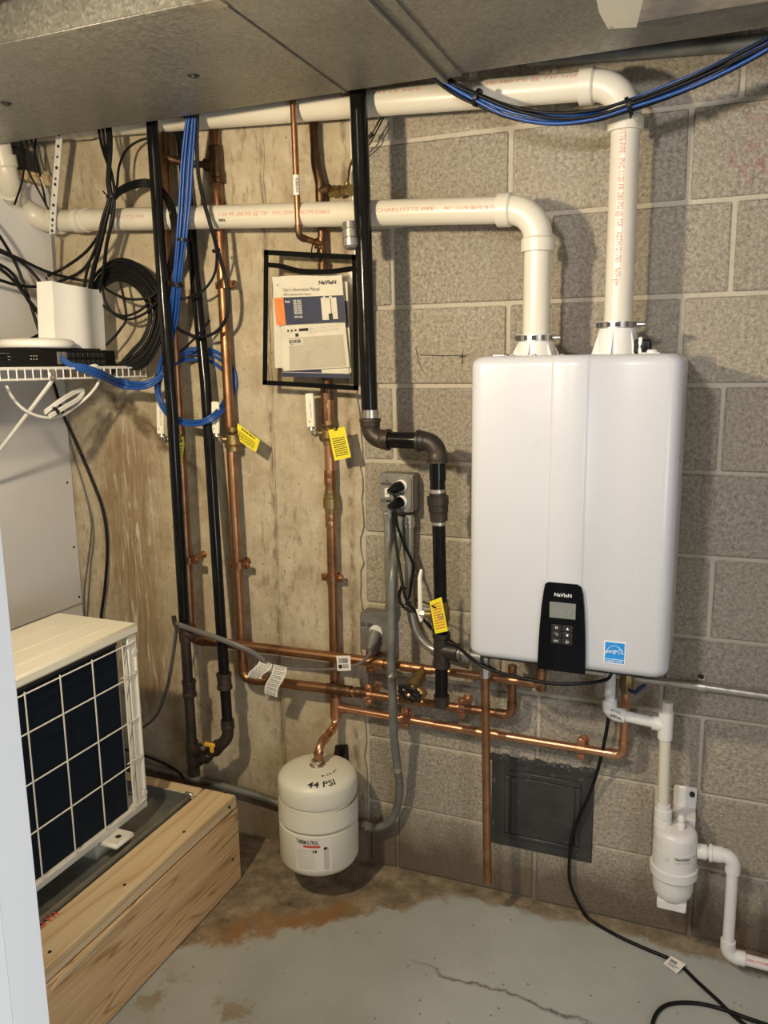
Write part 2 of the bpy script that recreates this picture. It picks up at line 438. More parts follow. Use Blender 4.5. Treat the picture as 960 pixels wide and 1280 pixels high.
def m_block():
    t = NT('concrete_block'); oi = t.n('ShaderNodeObjectInfo')
    fine = t.noise(260, 3, .6); mid = t.noise(110, 4, .7); big = t.noise(3.5, 5, .6)
    base = t.ramp(mid, [(.30, (.20, .18, .148)), (.50, (.385, .35, .292)), (.72, (.58, .535, .46))])
    base = t.mix(t.ramp(fine, [(.60, 0.0), (.74, .75)]), base, (.70, .66, .58))
    base = t.mix(t.ramp(fine, [(.28, .75), (.40, 0.0)]), base, (.09, .078, .065))
    base = t.mix(t.ramp(big, [(.40, 0.0), (.66, .45)]), base, (.36, .325, .27))
    hue = t.ramp(oi.outputs['Random'], [(0, (.93, .91, .88)), (.5, (1, .99, .97)), (1, (1.06, 1.02, .97))])
    base = t.mix(1.0, base, hue, 'MULTIPLY')
    # damp, stained foot of the wall and stray pink overspray near the top right
    x, y, z = t.xyz()
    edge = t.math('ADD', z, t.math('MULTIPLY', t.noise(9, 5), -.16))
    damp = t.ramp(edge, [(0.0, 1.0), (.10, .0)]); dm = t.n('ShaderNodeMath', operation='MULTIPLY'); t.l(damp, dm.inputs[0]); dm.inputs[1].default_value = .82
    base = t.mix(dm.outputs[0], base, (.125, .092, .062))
    pk = t.math('MULTIPLY', t.math('MULTIPLY', t.band(x, .06, .09), t.band(z, 1.93, .1)), t.ramp(t.noise(40, 5, .7), [(.5, 0.0), (.62, .9)]))
    base = t.mix(pk, base, (.36, .10, .13))
    t.set('Base Color', base); t.set('Roughness', .92); t.set('Specular IOR Level', .2)
    t.bump(t.math('ADD', t.math('MULTIPLY', mid, 1.4), fine), .85, .004); return t.m
M['block'] = m_block()
def m_mortar():
    t = NT('mortar'); f = t.noise(120, 4); g = t.noise(6, 4)
    t.set('Base Color', t.mix(.5, t.ramp(f, [(.3, (.42, .375, .30)), (.7, (.56, .51, .42))]), t.ramp(g, [(.3, (.42, .375, .30)), (.7, (.55, .50, .41))]))); t.set('Roughness', .9); t.bump(f, .4, .002)
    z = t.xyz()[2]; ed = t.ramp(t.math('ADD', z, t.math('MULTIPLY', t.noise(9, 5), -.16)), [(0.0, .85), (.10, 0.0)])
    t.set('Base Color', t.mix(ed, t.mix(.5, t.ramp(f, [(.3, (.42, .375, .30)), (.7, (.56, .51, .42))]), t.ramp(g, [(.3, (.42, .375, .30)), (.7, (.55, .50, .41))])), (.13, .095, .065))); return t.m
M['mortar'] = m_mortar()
def m_conc():
    t = NT('poured_concrete'); x, y, z = t.xyz()
    f = t.noise(10, 7, .68); v = t.noise(4, 7, .65, .3, stretch=(1.4, 1, .6)); fine = t.noise(150, 4, .6)
    c = t.ramp(f, [(.28, (.36, .29, .19)), (.5, (.50, .43, .31)), (.72, (.60, .53, .40))])
    c = t.mix(t.ramp(v, [(.36, .55), (.52, 0.0)]), c, (.38, .305, .20))
    c = t.mix(t.ramp(t.vor(26), [(.05, .9), (.13, 0.0)]), c, (.30, .24, .16))           # pits
    c = t.mix(t.ramp(t.noise(34, 6, .75), [(.62, 0.0), (.72, .6)]), c, (.26, .20, .13))
    dash = t.ramp(t.noise(46, 6, .72, .3, stretch=(1.3, 1, .4)), [(.53, 0.0), (.62, .55)])
    c = t.mix(t.math('MULTIPLY', dash, t.ramp(t.noise(3, 3), [(.40, .15), (.6, 1.0)])), c, (.20, .15, .095))
    c = t.mix(t.ramp(t.noise(20, 6, .7), [(.56, 0.0), (.66, .4)]), c, (.62, .55, .42))
    # water run, spreading from a crack
    wob = t.math('ADD', x, t.math('MULTIPLY', t.noise(7, 4, stretch=(1, 1, .5)), .12))
    run_ = t.math('MULTIPLY', t.band(wob, -1.625, .155), t.ramp(z, [(.30, 0.0), (.48, 1.0), (1.0, 1.0)]))
    run_ = t.math('MULTIPLY', run_, t.ramp(t.math('MULTIPLY', z, .5), [(.62, 1.0), (.68, 0.0)]))
    st = t.noise(30, 7, .74, .8, stretch=(1.6, 1, .14))
    c = t.mix(t.math('MULTIPLY', t.math('MULTIPLY', run_, 1.5, True), t.ramp(st, [(.36, 1.0), (.62, .35)])), c, (.25, .16, .075))
    c = t.mix(t.math('MULTIPLY', run_, t.ramp(st, [(.55, 0.0), (.62, .9)])), c, (.66, .61, .50))
    crk = t.band(t.math('ADD', t.math('ADD', z, t.math('MULTIPLY', x, .75)), t.math('MULTIPLY', t.noise(16, 5), .14)), .165, .035)
    crk = t.math('MULTIPLY', crk, t.math('MULTIPLY', t.band(x, -1.60, .24), 2.2, True))
    c = t.mix(t.math('MULTIPLY', crk, .95), c, (.14, .10, .055))
    # board joints with old pitch streaks
    for xx, ww in ((-1.17, .014), (-1.475, .013), (-.925, .016)):
        b = t.band(t.math('ADD', x, t.math('MULTIPLY', t.noise(18, 4), .02)), xx + .01, ww)
        c = t.mix(t.math('MULTIPLY', b, t.ramp(t.noise(40, 5, .7, stretch=(1, 1, .4)), [(.42, 0.0), (.58, .85)])), c, (.16, .125, .085))
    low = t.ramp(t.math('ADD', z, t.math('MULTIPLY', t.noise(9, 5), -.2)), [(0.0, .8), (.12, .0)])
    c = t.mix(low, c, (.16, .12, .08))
    t.set('Base Color', c); t.set('Roughness', .85); t.set('Specular IOR Level', .25)
    t.bump(t.math('ADD', t.math('ADD', t.math('MULTIPLY', f, 2.0), fine), t.math('MULTIPLY', t.math('MULTIPLY', run_, st), 4.0)), .5, .004); return t.m
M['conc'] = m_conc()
def m_floor():
    t = NT('painted_concrete_floor'); x, y, z = t.xyz()
    f = t.noise(5, 6, .6); g = t.noise(26, 5, .65); fine = t.noise(160, 3)
    c = t.ramp(f, [(.3, (.37, .385, .36)), (.7, (.45, .465, .44))])
    c = t.mix(t.ramp(g, [(.64, 0.0), (.70, .5)]), c, (.52, .51, .46))
    c = t.mix(t.ramp(t.vor(24), [(.05, .8), (.09, 0.0)]), c, (.13, .11, .08))
    # paint worn off along the wall foot and in the corner by the tank
    d1 = t.math('ADD', y, t.math('MULTIPLY', t.math('SUBTRACT', t.noise(7, 7, .7), .5), .16))
    worn = t.ramp(t.math('ADD', d1, .5), [(.435, 0.0), (.455, 1.0)])
    corner = t.math('ADD', t.math('ADD', t.math('MULTIPLY', x, -.75), t.math('MULTIPLY', y, 1.0)), t.math('MULTIPLY', t.math('SUBTRACT', t.noise(8, 7, .65), .5), .28))
    cw = t.ramp(corner, [(.37, 0.0), (.40, 1.0)])
    wm = t.math('MAXIMUM', worn, cw)
    dirt = t.ramp(t.noise(14, 7, .72), [(.3, (.10, .075, .05)), (.5, (.24, .19, .125)), (.7, (.42, .35, .25))])
    c = t.mix(wm, c, dirt)
    rim = t.math('MULTIPLY', t.ramp(corner, [(.355, 0.0), (.385, 1.0), (.45, 1.0), (.50, 0.0)]), t.math('MULTIPLY', t.band(x, -1.0, .20), 2.2, True))
    c = t.mix(t.math('MULTIPLY', rim, t.ramp(t.noise(15, 5), [(.35, .35), (.6, .95)])), c, (.30, .155, .055))
    r2 = t.math('MULTIPLY', t.band(y, -.66, .12), t.ramp(t.noise(9, 6, .7), [(.54, 0.0), (.60, .8)])); c = t.mix(r2, c, (.27, .20, .105))
    # hairline crack running out from the wall
    cr = t.math('ABSOLUTE', t.math('ADD', t.math('ADD', y, t.math('MULTIPLY', x, .08)), t.math('ADD', .395, t.math('MULTIPLY', t.math('SUBTRACT', t.noise(10, 6, .6), .5), .09))))
    cm_ = t.math('MULTIPLY', t.ramp(cr, [(.0015, .9), (.005, 0.0)]), t.math('MULTIPLY', t.band(x, -.38, .28), 2.0, True))
    c = t.mix(cm_, c, (.09, .08, .06))
    t.set('Base Color', c); t.set('Roughness', t.mix(wm, (.42, .42, .42), (.8, .8, .8))); t.set('Specular IOR Level', .4)
    t.bump(t.math('ADD', t.math('MULTIPLY', g, 1.5), t.math('MULTIPLY', fine, .6)), .3, .002); return t.m
M['floor'] = m_floor()
M['drywall'] = simple('grey_drywall', (.69, .685, .69), .8, 0, .05, 3, .2)
M['trim'] = simple('white_gloss_trim', (.88, .88, .89), .35, 0, .015, 4)
M['subfloor'] = simple('brown_subfloor', (.20, .13, .075), .8, 0, .3, 9)
M['plain_wall'] = simple('far_wall_paint', (.55, .52, .46), .85, 0, .06, 3)
def m_asphalt():
    t = NT('tarred_panel'); f = t.noise(7, 6, .65); g = t.noise(60, 4); x, y, z = t.xyz()
    c = t.ramp(f, [(.3, (.020, .021, .022)), (.7, (.050, .05, .05))]); c = t.mix(t.ramp(g, [(.66, 0.0), (.74, .6)]), c, (.22, .20, .17))
    t.set('Base Color', c); t.set('Roughness', .55); t.bump(t.math('ADD', f, t.math('MULTIPLY', g, .4)), .4, .004); return t.m
M['tar'] = m_asphalt()
def m_wood(name, axis, a, b, c, seed=0.0, flat=1.0, coarse=1.0):
    t = NT(name)
    sc = {'y': (3.2, .55, 9.0), 'x': (.55, 3.2, 9.0)}[axis]
    v = t.mapv(t.pos, sc, (seed, seed * .7, seed * 1.3))
    nz = t.n('ShaderNodeTexNoise'); nz.inputs['Scale'].default_value = 1.5 * coarse; nz.inputs['Detail'].default_value = 2; nz.inputs['Distortion'].default_value = .5; t.l(v, nz.inputs['Vector'])
    rings = t.math('FRACT', t.math('MULTIPLY', nz.outputs['Fac'], 13.0))
    fibre = t.noise(1, 5, .6, stretch={'y': (160, 5, 160), 'x': (5, 160, 160)}[axis])
    col = t.ramp(rings, [(0.0, c), (.10, b), (.45, a), (.80, a), (.97, c)])
    col = t.mix(t.math('MULTIPLY', t.ramp(fibre, [(.35, 1.0), (.62, 0.0)]), .35), col, c)
    col = t.mix(t.ramp(t.noise(2.5, 4), [(.3, 0.0), (.75, .35)]), col, b)
    t.set('Base Color', col); t.set('Roughness', .6); t.set('Specular IOR Level', .3); t.bump(fibre, .15, .001); return t.m
M['pine_board'] = m_wood('pine_wide_board', 'y', (.80, .555, .31), (.74, .48, .24), (.42, .24, .10), 1.3)
M['pine_rail'] = m_wood('pine_pale_rail', 'y', (.76, .60, .38), (.71, .53, .31), (.58, .40, .21), 4.1, coarse=.7)
M['pine_end'] = m_wood('pine_pale_end', 'x', (.76, .60, .38), (.71, .53, .31), (.58, .40, .21), 2.2, coarse=.7)

# ------------------------------------------------------------------ the setting
def struct(name, mb, m, parent=None, ang=0):
    o = obj(name, mb, m, parent, ang=ang)
    if parent is None: o['kind'] = 'structure'
    return o
floor = struct('floor', MB().box((-3.3, -4.3, -.1), (1.7, .05, 0)), M['floor'])
struct('ceiling', MB().box((-3.3, -4.3, 2.42), (1.7, .2, 2.5)), M['subfloor'])
struct('wall_right', MB().box((1.0, -4.2, 0), (1.1, 0, 2.42)), M['plain_wall'])
struct('wall_front', MB().box((-3.3, -4.3, 0), (1.7, -4.2, 2.42)), M['plain_wall'])
struct('wall_far_left', MB().box((-3.3, -4.2, 0), (-3.2, 0.2, 2.42)), M['plain_wall'])

# block wall: mortar bed with every block its own piece
CH, BL, GAP = .2032, .4064, .011
wall_back = struct('wall_back', MB().box((-.93, .0055, 0), (1.0, .2, 2.42)), M['mortar'])
def block_mesh(w_, h_, seed):
    rnd = random.Random(seed); mb = MB().box((-w_ / 2, -.035, -h_ / 2), (w_ / 2, .035, h_ / 2), bev=.0035)
    mb.v = [p + Vector((rnd.uniform(-.0012, .0012), rnd.uniform(-.001, .001), rnd.uniform(-.0012, .0012))) for p in mb.v]
    me = bpy.data.meshes.new('block'); me.from_pydata(mb.v, [], mb.f)
    bm = bmesh.new(); bm.from_mesh(me); bmesh.ops.recalc_face_normals(bm, faces=bm.faces); bm.to_mesh(me); bm.free()
    me.materials.append(M['block']); return me
FULL = [block_mesh(BL - GAP, CH - GAP, k) for k in range(4)]; CUT = {}
for row in range(12):                      # row 0 stands on the floor
    z0 = row * CH; h = min(CH, 2.42 - z0)
    off = .0178 if row % 2 == 0 else -.0815
    off = {0: .0178 - .003}.get(row, off)
    n = -4
    while True:
        x0 = off + n * BL; x1 = x0 + BL; n += 1
        if x0 > 1.0: break
        a = max(x0, -.888); b = min(x1, 1.0)
        if b - a < .04: continue
        ww = round(b - a - GAP, 3); hh = round(h - GAP, 3)
        if abs(ww - (BL - GAP)) < .002 and h == CH: me = random.choice(FULL)
        else:
            me = CUT.get((ww, hh)) or block_mesh(ww, hh, len(CUT) + 9); CUT[(ww, hh)] = me
        o = link(me, 'block', wall_back, (a + GAP / 2 + ww / 2, .035 + random.uniform(-.0015, .0015), z0 + GAP / 2 + hh / 2))

# poured concrete half of the back wall, rough-edged where the blocks start
edge = []
zz = 0.0
while zz < 2.42:
    edge.append((-.896 + random.uniform(-.006, .006) + (.004 * math.sin(zz * 7)), zz)); zz += random.uniform(.02, .05)
edge.append((-.893, 2.42))
cm = MB().prism([(-2.4, -.004, 2.42), (-2.4, -.004, 0)] + [(x, -.004, z) for x, z in edge], (0, .2, 0))
wall_conc = struct('wall_back', cm, M['conc'])
bd = MB()
for xb in (-1.165, -1.47):
    pts = [(xb + random.uniform(-.003, .003), -.004 - random.uniform(0, .002), z * .06) for z in range(0, 40)]
    bd.tube(pts, [random.uniform(.002, .005) for _ in pts], 6)
parts('board_ridge', bd, M['conc'], wall_conc)

# drywall on the left, two sheets with a seam, timber ledger on top
wl = struct('wall_left', MB().box((-1.99, -1.25, 0), (-1.913, -.004, 2.02)), M['drywall'])
obj('drywall_sheet', MB().box((-1.914, -1.25, .714), (-1.906, -.012, 2.018), bev=.002), M['drywall'], wl)
obj('drywall_sheet', MB().box((-1.914, -1.25, .01), (-1.906, -.012, .709), bev=.002), M['drywall'], wl)
sc_ = MB()
for p in [(-1.906, -0.036, 1.12), (-1.906, -0.031, 0.907), (-1.906, -0.025, 0.738), (-1.906, -0.051, 1.75)]: sc_.cyl(p, (p[0] + .0012, p[1], p[2]), .004, n=8)
parts('screw', sc_, M['ink'], wl)
struct('trim_1', MB().box((-1.99, -1.25, 2.02), (-1.885, -.01, 2.048), bev=.003), M['pine_rail'])
# partition with a doorway close to the camera; its white jamb shows at the left edge
jx, jy = -.513, -1.565
struct('wall_partition', MB().box((-3.2, jy - .115, 0), (jx - .03, jy - .010, 2.42)), M['plain_wall'])
jam = struct('door_1', MB().box((jx - .03, jy - .125, 0), (jx, jy, 2.42), bev=.002), M['trim'])
obj('door_stop', MB().box((jx - .002, jy - .090, 0), (jx + .011, jy - .045, 2.42), bev=.003), M['trim'], jam)
obj('casing', MB().box((jx - .075, jy - .011, 0), (jx - .006, jy + .004, 2.42), bev=.003), M['trim'], jam)

# tarred panel low on the block wall
ap = thing('wall_hatch', 'black tarred square hatch low on the block wall', 'hatch', (-.375, 0, .16))
obj('plate', MB().box((-.513, -.006, .155), (-.237, .001, .421), bev=.002), M['tar'], ap)
fr_ = MB()
for lo, hi in (((-.475, -.0115, .368), (-.270, -.005, .385)), ((-.475, -.0115, .197), (-.460, -.005, .367)), ((-.475, -.0115, .183), (-.270, -.005, .196)), ((-.284, -.0115, .197), (-.270, -.005, .367))): fr_.box(lo, hi, bev=.003)
parts('frame_bar', fr_, M['tar'], ap)
obj('door_leaf', MB().box((-.457, -.010, .197), (-.285, -.004, .367), bev=.002), M['tar'], ap)
pb = MB()
for k in range(26):
    t_ = random.random(); xx = -.51 + .27 * t_; zz = .414 + random.uniform(-.006, .003)
    pb.lathe((xx, -.009, zz), (0, 1, 0), [(0, .001), (.002, random.uniform(.006, .014)), (.008, .014)], 7)
obj('mastic', pb, M['tar'], ap)['kind'] = 'stuff'
# ------------------------------------------------------------------ tankless water heater
wh = thing('water_heater', 'white wall-hung tankless water heater with a black control panel', 'water heater', (-.28, 0, .81))
def ringpoly(hw, dep, inset, band):
    """outline in XY of the cover, back edge open at y=-.05"""
    k = 1 - inset / hw; pts = []
    R_ = .03; yf = -dep + inset
    pts.append((-hw * k, -.05))
    for i in range(7):
        a = PI / 2 * i / 6; pts.append((-hw * k + R_ * (1 - math.cos(a)), yf + R_ - R_ * math.sin(a) - 0))
    for x, dy in ((-.12, 0), (-.0405, 0), (-.0380, -.0045), (-.0345, -.0065), (.0315, -.0060), (.0355, -.0038), (.041, 0), (.12, 0)): pts.append((x, yf + dy * band))
    for i in range(7):
        a = PI / 2 * (1 - i / 6); pts.append((hw * k - R_ * (1 - math.cos(a)), yf + R_ - R_ * math.sin(a)))
    pts.append((hw * k, -.05))
    return pts
mb = MB(); rows = []
zb, zt, RR = .806, 1.494, .022
lv = []
for i in range(7): a = PI / 2 * i / 6; lv.append((zb + RR * (1 - math.cos(a)), RR * (1 - math.sin(a))))
for i in range(7): a = PI / 2 * i / 6; lv.append((zt - RR * (1 - math.sin(a)), RR * (1 - math.cos(a))))
for z, ins in lv: rows.append([(-.28 + x, y, z) for x, y in ringpoly(.2205, .298, ins, 1)])
n_ = len(rows[0]); vs_ = [p for r_ in rows for p in r_]; fs = []
for i in range(len(rows) - 1):
    for k in range(n_): k2 = (k + 1) % n_; fs.append((i * n_ + k, i * n_ + k2, (i + 1) * n_ + k2, (i + 1) * n_ + k))
fs.append(tuple(range(n_))); fs.append(tuple((len(rows) - 1) * n_ + k for k in range(n_)))
obj('front_cover', mb.add(vs_, fs), M['enamel'], wh, ang=50)
obj('back_case', MB().box((-.494, -.06, .815), (-.066, -.012, 1.492), bev=.006), M['enamel'], wh)
obj('wall_bracket', MB().box((-.44, -.014, 1.44), (-.12, -.001, 1.475), bev=.002), M['steel'], wh)
obj('underside_plate', MB().box((-.47, -.27, .798), (-.09, -.03, .808), bev=.002), M['ink'], wh)
# screws and lugs on the top edge
sm = MB()
for p in [(-0.432, -0.24, 1.501), (-0.364, -0.27, 1.498), (-0.308, -0.25, 1.499)]: sm.lathe((p[0], p[1], 1.492), (0, 0, 1), [(0, .006), (.003, .006), (.005, .003)], 10)
sm.box((-.475, -.20, 1.490), (-.435, -.16, 1.500), bev=.003)
parts('lid_screw', sm, M['steel'], wh)
# control panel
yp = -.3050
out = [(-.0395, 1.001), (-.032, 1.0055), (.030, 1.0055), (.0385, 1.000), (.0425, .985), (.0465, .95), (.0495, .905), (.0515, .86), (.0525, .81), (.0520, .8035), (-.0520, .8035), (-.0525, .81), (-.0515, .86), (-.0495, .905), (-.0465, .95), (-.0425, .985)]
cp = obj('control_panel', MB().prism([(-.2825 + x, yp - .0025, z) for x, z in out], (0, .014, 0)), M['gloss_black'], wh, ang=20)
yq = yp - .0026
obj('display', MB().box((-.311, yq - .001, .926), (-.254, yq + .002, .962), bev=.0008), M['lcd'], cp)
text(cp, 'reading', '120°F', (-.2825, yq - .001, .9345), (1, 0, 0), (0, 0, 1), .019, M['ink_grey'], center=True, bold=.01)
text(cp, 'maker_mark', 'NaVIeN', (-.2825, yq, .9755), (1, 0, 0), (0, 0, 1), .0115, M['ink_white'], width=.037, center=True, bold=.008)
for j, zc in enumerate((.904, .889, .874)):
    for i, xc in enumerate((-.2945, -.2705)):
        bt = obj('button', MB().box((xc - .0115, yq - .0012, zc - .007), (xc + .0115, yq + .002, zc + .007), bev=.001), M['button'], cp)
        ic = MB(); y_ = yq - .0016
        if (i, j) == (1, 0): ic.add([(xc - .0032, y_, zc - .0026), (xc + .0032, y_, zc - .0026), (xc, y_, zc + .0034)], [(0, 1, 2)])
        elif (i, j) == (1, 1): ic.add([(xc - .0032, y_, zc + .0026), (xc + .0032, y_, zc + .0026), (xc, y_, zc - .0034)], [(0, 1, 2)])
        elif (i, j) == (0, 0): text_mb(ic, 'M', (xc, yq - .0012, zc - .0022), (1, 0, 0), (0, 0, 1), .0075, center=True, bold=.015)
        elif (i, j) == (0, 2): text_mb(ic, 'OK', (xc, yq - .0012, zc - .0022), (1, 0, 0), (0, 0, 1), .0070, center=True)
        elif (i, j) == (0, 1): ic.tube([(xc + .003 * math.cos(a), y_, zc + .0026 * math.sin(a)) for a in [PI * (-.5 + k / 7 * 1.1) for k in range(8)]] + [(xc - .0035, y_, zc + .0026)], .0005, 5)
        else: ic.tube([(xc + .003 * math.cos(a), y_, zc + .003 * math.sin(a)) for a in [PI * (.65 + 1.7 * k / 12) for k in range(13)]], .0005, 5); ic.tube([(xc, y_, zc), (xc, y_, zc + .004)], .0005, 5)
        obj('icon', ic, M['ink_white'], bt, ang=0)
# blue sticker
es = obj('efficiency_sticker', MB().box((-.1925, -.2992, .8335), (-.1475, -.2978, .8835)), M['ink_white'], wh, ang=0, label='blue and white energy rating sticker')
sb = MB().box((-.1905, -.2997, .8445), (-.1495, -.2990, .8815)); sb.box((-.1905, -.2997, .8355), (-.1495, -.2990, .8430)); obj('print', sb, M['sky_blue'], es, ang=0)
sw = MB().tube([(-.170 + .0195 * math.cos(a), -.2999, .8485 + .026 * math.sin(a)) for a in [PI * (.97 - .88 * k / 14) for k in range(15)]], .0005, 5)
text_mb(sw, 'energy', (-.189, -.2997, .857), (1, 0, .12), (-.12, 0, 1), .0115, width=.0255, shear=.35, bold=.01)
st_ = []
for k in range(10):
    a = PI / 2 + PI * k / 5 + .2; r_ = .0062 if k % 2 == 0 else .0026; st_.append((-.1585 + r_ * math.cos(a), -.3000, .8625 + r_ * math.sin(a)))
for k in range(10): sw.tube([st_[k], st_[(k + 1) % 10]], .0004, 4)
text_mb(sw, 'ENERGY STAR', (-.170, -.2997, .8370), (1, 0, 0), (0, 0, 1), .0062, width=.036, center=True, bold=.015)
obj('lettering', sw, M['ink_white'], es, ang=0)

# vent adaptors on top of the heater
def adaptor(x, y, h):
    a = obj('vent_collar', MB().lathe((x, y, 1.488), (0, 0, 1), [(0, .056), (.006, .056), (.006, .047), (h, .0405), (h + .004, .0415), (h + .018, .0415), (h + .018, .036)], 28), M['pvc_white'], wh)
    rb = MB(); zt_ = 1.488 + h
    for k in range(6):
        an = 2 * PI * k / 6 + .35; c_, s_ = math.cos(an), math.sin(an)
        rb.prism([(x + .040 * c_, y + .040 * s_, zt_), (x + .058 * c_, y + .058 * s_, 1.490), (x + .040 * c_, y + .040 * s_, 1.490)], (-.003 * s_, .003 * c_, 0))
    parts('rib', rb, M['pvc_white'], a, ang=0)
    g = obj('band_clamp', MB().ring((x, y, zt_ + .003), (0, 0, 1), .0432, .038, .014, 28), M['steel'], a)
    sl = MB()
    for k in range(7):
        an = -PI / 2 + (k - 3) * .42 + .1
        sl.box((x + .0428 * math.cos(an) - .0055, y + .0428 * math.sin(an) - .001, zt_ + .005), (x + .0428 * math.cos(an) + .0055, y + .0428 * math.sin(an) + .0015, zt_ + .015))
    parts('slot', sl, M['ink'], g, ang=0)
    obj('clamp_screw', MB().cyl((x + .041, y - .012, zt_ + .010), (x + .058, y - .012, zt_ + .010), .0055, n=10), M['steel'], g)
    return a
VX1, VX2, VY = -.2075, -.389, -.135
adaptor(VX1, VY, .060); adaptor(VX2, VY, .036)
obj('test_port', MB().box((-.168, VY - .045, 1.494), (-.132, VY - .02, 1.525), bev=.004).lathe((-.150, VY - .045, 1.510), (0, -1, 0), [(0, .009), (.006, .009), (.007, .004)], 14), M['black'], wh)
pv = MB().box((-.155, VY - .07, 1.493), (-.112, VY - .045, 1.497), bev=.001); pv.lathe((-.128, VY - .058, 1.494), (0, 0, 1), [(0, .012), (.006, .012), (.009, .009)], 14); pv.box((-.158, VY - .052, 1.494), (-.150, VY - .044, 1.53), bev=.002)
obj('port_bracket', pv, M['white'], wh)

# ------------------------------------------------------------------ white PVC vent pipes
PR = .0302
v1 = thing('vent_pipe', 'upper cream vent pipe, under the duct and down to the right heater socket', 'pipe', (VX1, VY, 1.55))
u0_, u1_ = Vector((-1.178, -0.09, 2.121)), Vector((-0.456, -0.125, 2.072))
ud = (u1_ - u0_) / (u1_.x - u0_.x); pA = u0_ + ud * (-2.02 - u0_.x); zc1 = (u0_ + ud * (VX1 - u0_.x)).z
run(v1, [pA, (VX1, VY, zc1), (VX1, VY, 1.50)], PR, M['pvc'], M['pvc'], R=.074, rc=1.24, cl=.028, n=28, fr=1.08)
coupling(v1, pA + ud * .30, ud, PR, M['pvc'], .06, 1.14)
text_cyl(v1, 'CHARLOTTE PIPE   PVC 1120 PR 280 PSI @ 73F   ASTM D1785   NSF-pw', (VX1, VY, 2.0), (0, 0, -1), (-.05, -1, 0), (1, 0, 0), PR, .017, M['pipe_red'], width=.36)
dv = (Vector((VX1, VY, zc1)) - pA).normalized()
for s0, wd, tx in ((.02, .5, 'CHARLOTTE PIPE   PVC 1120 PR 280 PSI @ 73F'), (.86, .5, 'PVC-DWV ASTM D2665 CHARLOTTE PIPE'), (1.42, .30, 'PVC 1120 PR 280 PSI @ 73F NSF')):
    text_cyl(v1, tx, pA + dv * s0, dv, (0, -1, .55), (0, .55, 1), PR, .012, M['pipe_red'], width=wd)
v2 = thing('vent_pipe', 'lower cream vent pipe, across the wall into the left heater socket', 'pipe', (VX2, VY, 1.55))
E2 = (-1.889, -0.16, 1.956)
run(v2, [(-1.905 + .03, -.26, 2.35), (-1.875, -.20, 2.00), (-1.964, -0.062, 1.917), (VX2, VY, 1.8165), (VX2, VY, 1.50)], PR, M['pvc'], M['pvc'], R=.068, rc=1.24, cl=.028, n=28, fr=1.08)
q0 = Vector((-1.964, -0.062, 1.917)); dv = (Vector((VX2, VY, 1.8165)) - q0).normalized(); L2 = (Vector((VX2, VY, 1.8165)) - q0).length
def at_px(xw): return q0 + dv * ((xw - q0.x) / dv.x)
coupling(v2, at_px((-1.736, -0.066, 1.896)[0]), dv, PR, M['pvc'], .05, 1.13)
for x0, wd, tx in (((-1.878, -0.085, 1.923)[0], .055, 'NSF-pw'), ((-1.61, -0.09, 1.902)[0], .13, 'CHARLOTTE PIPE'), ((-1.27, -0.09, 1.876)[0], .37, 'PVC 1120 PR 280 PSI @ 73F   PVC-DWV ASTM D2665'), ((-0.776, -0.1, 1.846)[0], .15, 'CHARLOTTE PIPE'), ((-0.602, -0.12, 1.83)[0], .125, 'PVC 1120 PR 280 PSI @ 73F')):
    text_cyl(v2, tx, at_px(x0), dv, (0, -1, .05), (0, .05, 1), PR, .0125, M['pipe_red'], width=wd)
text_cyl(v2, '0806', at_px((-1.234, -0.09, 1.845)[0]), dv, (0, -1, -.45), (0, -.45, 1), PR, .010, M['ink'], width=.022, bold=.02)

# ------------------------------------------------------------------ sheet metal ducts overhead
def duct(name, label, x0, x1, y0, y1, z0, z1):
    d = thing(name, label, 'duct', ((x0 + x1) / 2, (y0 + y1) / 2, z0)); t = .0015
    for nm, lo, hi in (('bottom_panel', (x0, y0, z0), (x1, y1, z0 + t)), ('side_panel', (x0, y0, z0), (x1, y0 + t, z1)), ('side_panel', (x0, y1 - t, z0), (x1, y1, z1)), ('top_panel', (x0, y0, z1 - t), (x1, y1, z1))):
        obj(nm, MB().box(lo, hi), M['galv'], d, ang=0)
    obj('fold_seam', MB().box((x0, y0 - .003, z0 - .0025), (x1, y0 + .012, z0 + .001), bev=.0008), M['galv'], d)
    return d
YN, YF, ZD = -.766, -.252, 2.080
d1 = duct('air_duct', 'long galvanised duct overhead on the left, above the shelf and black pipes', -2.3, -.812, YN, YF, ZD, 2.30)
for p in [(-1.546, -0.503, 2.08), (-1.05, -0.48, 2.08)]:
    obj('duct_plug', MB().lathe((p[0], p[1], ZD - .002), (0, 0, 1), [(0, .011), (.003, .013)], 14).lathe((p[0], p[1], ZD - .006), (0, 0, 1), [(0, .004), (.005, .006)], 10), M['ink'], d1)
obj('foil_tape', MB().box((-.855, YN - .0035, ZD - .003), (-.80, YN + .03, ZD + .03), bev=.001), M['steel'], d1, ang=0)
d2 = duct('air_duct', 'short middle galvanised duct section overhead, between the flat seam and the drive cleat', -.808, -.575, YN, YF, ZD + .002, 2.30)
obj('slip_seam', MB().box((-.812, YN, ZD - .002), (-.803, YF, ZD + .002), bev=.0005), M['galv'], d2)
d3 = duct('air_duct', 'right-hand galvanised duct section overhead, above the water heater', -.535, .99, YN, YF - .004, ZD + .001, 2.30)
cl_ = obj('drive_cleat', MB().box((-.578, YN - .01, ZD - .012), (-.566, YF + .004, ZD + .004), bev=.001), M['galv'], d3)
obj('cleat_fold', MB().box((-.566, YN - .01, ZD - .004), (-.532, YF - .002, ZD + .002), bev=.001), M['galv'], cl_)
tp = thing('duct_tap', 'pale tap-off box fixed under the right duct at the top edge of the frame', 'duct', (.2, -.56, 2.068))
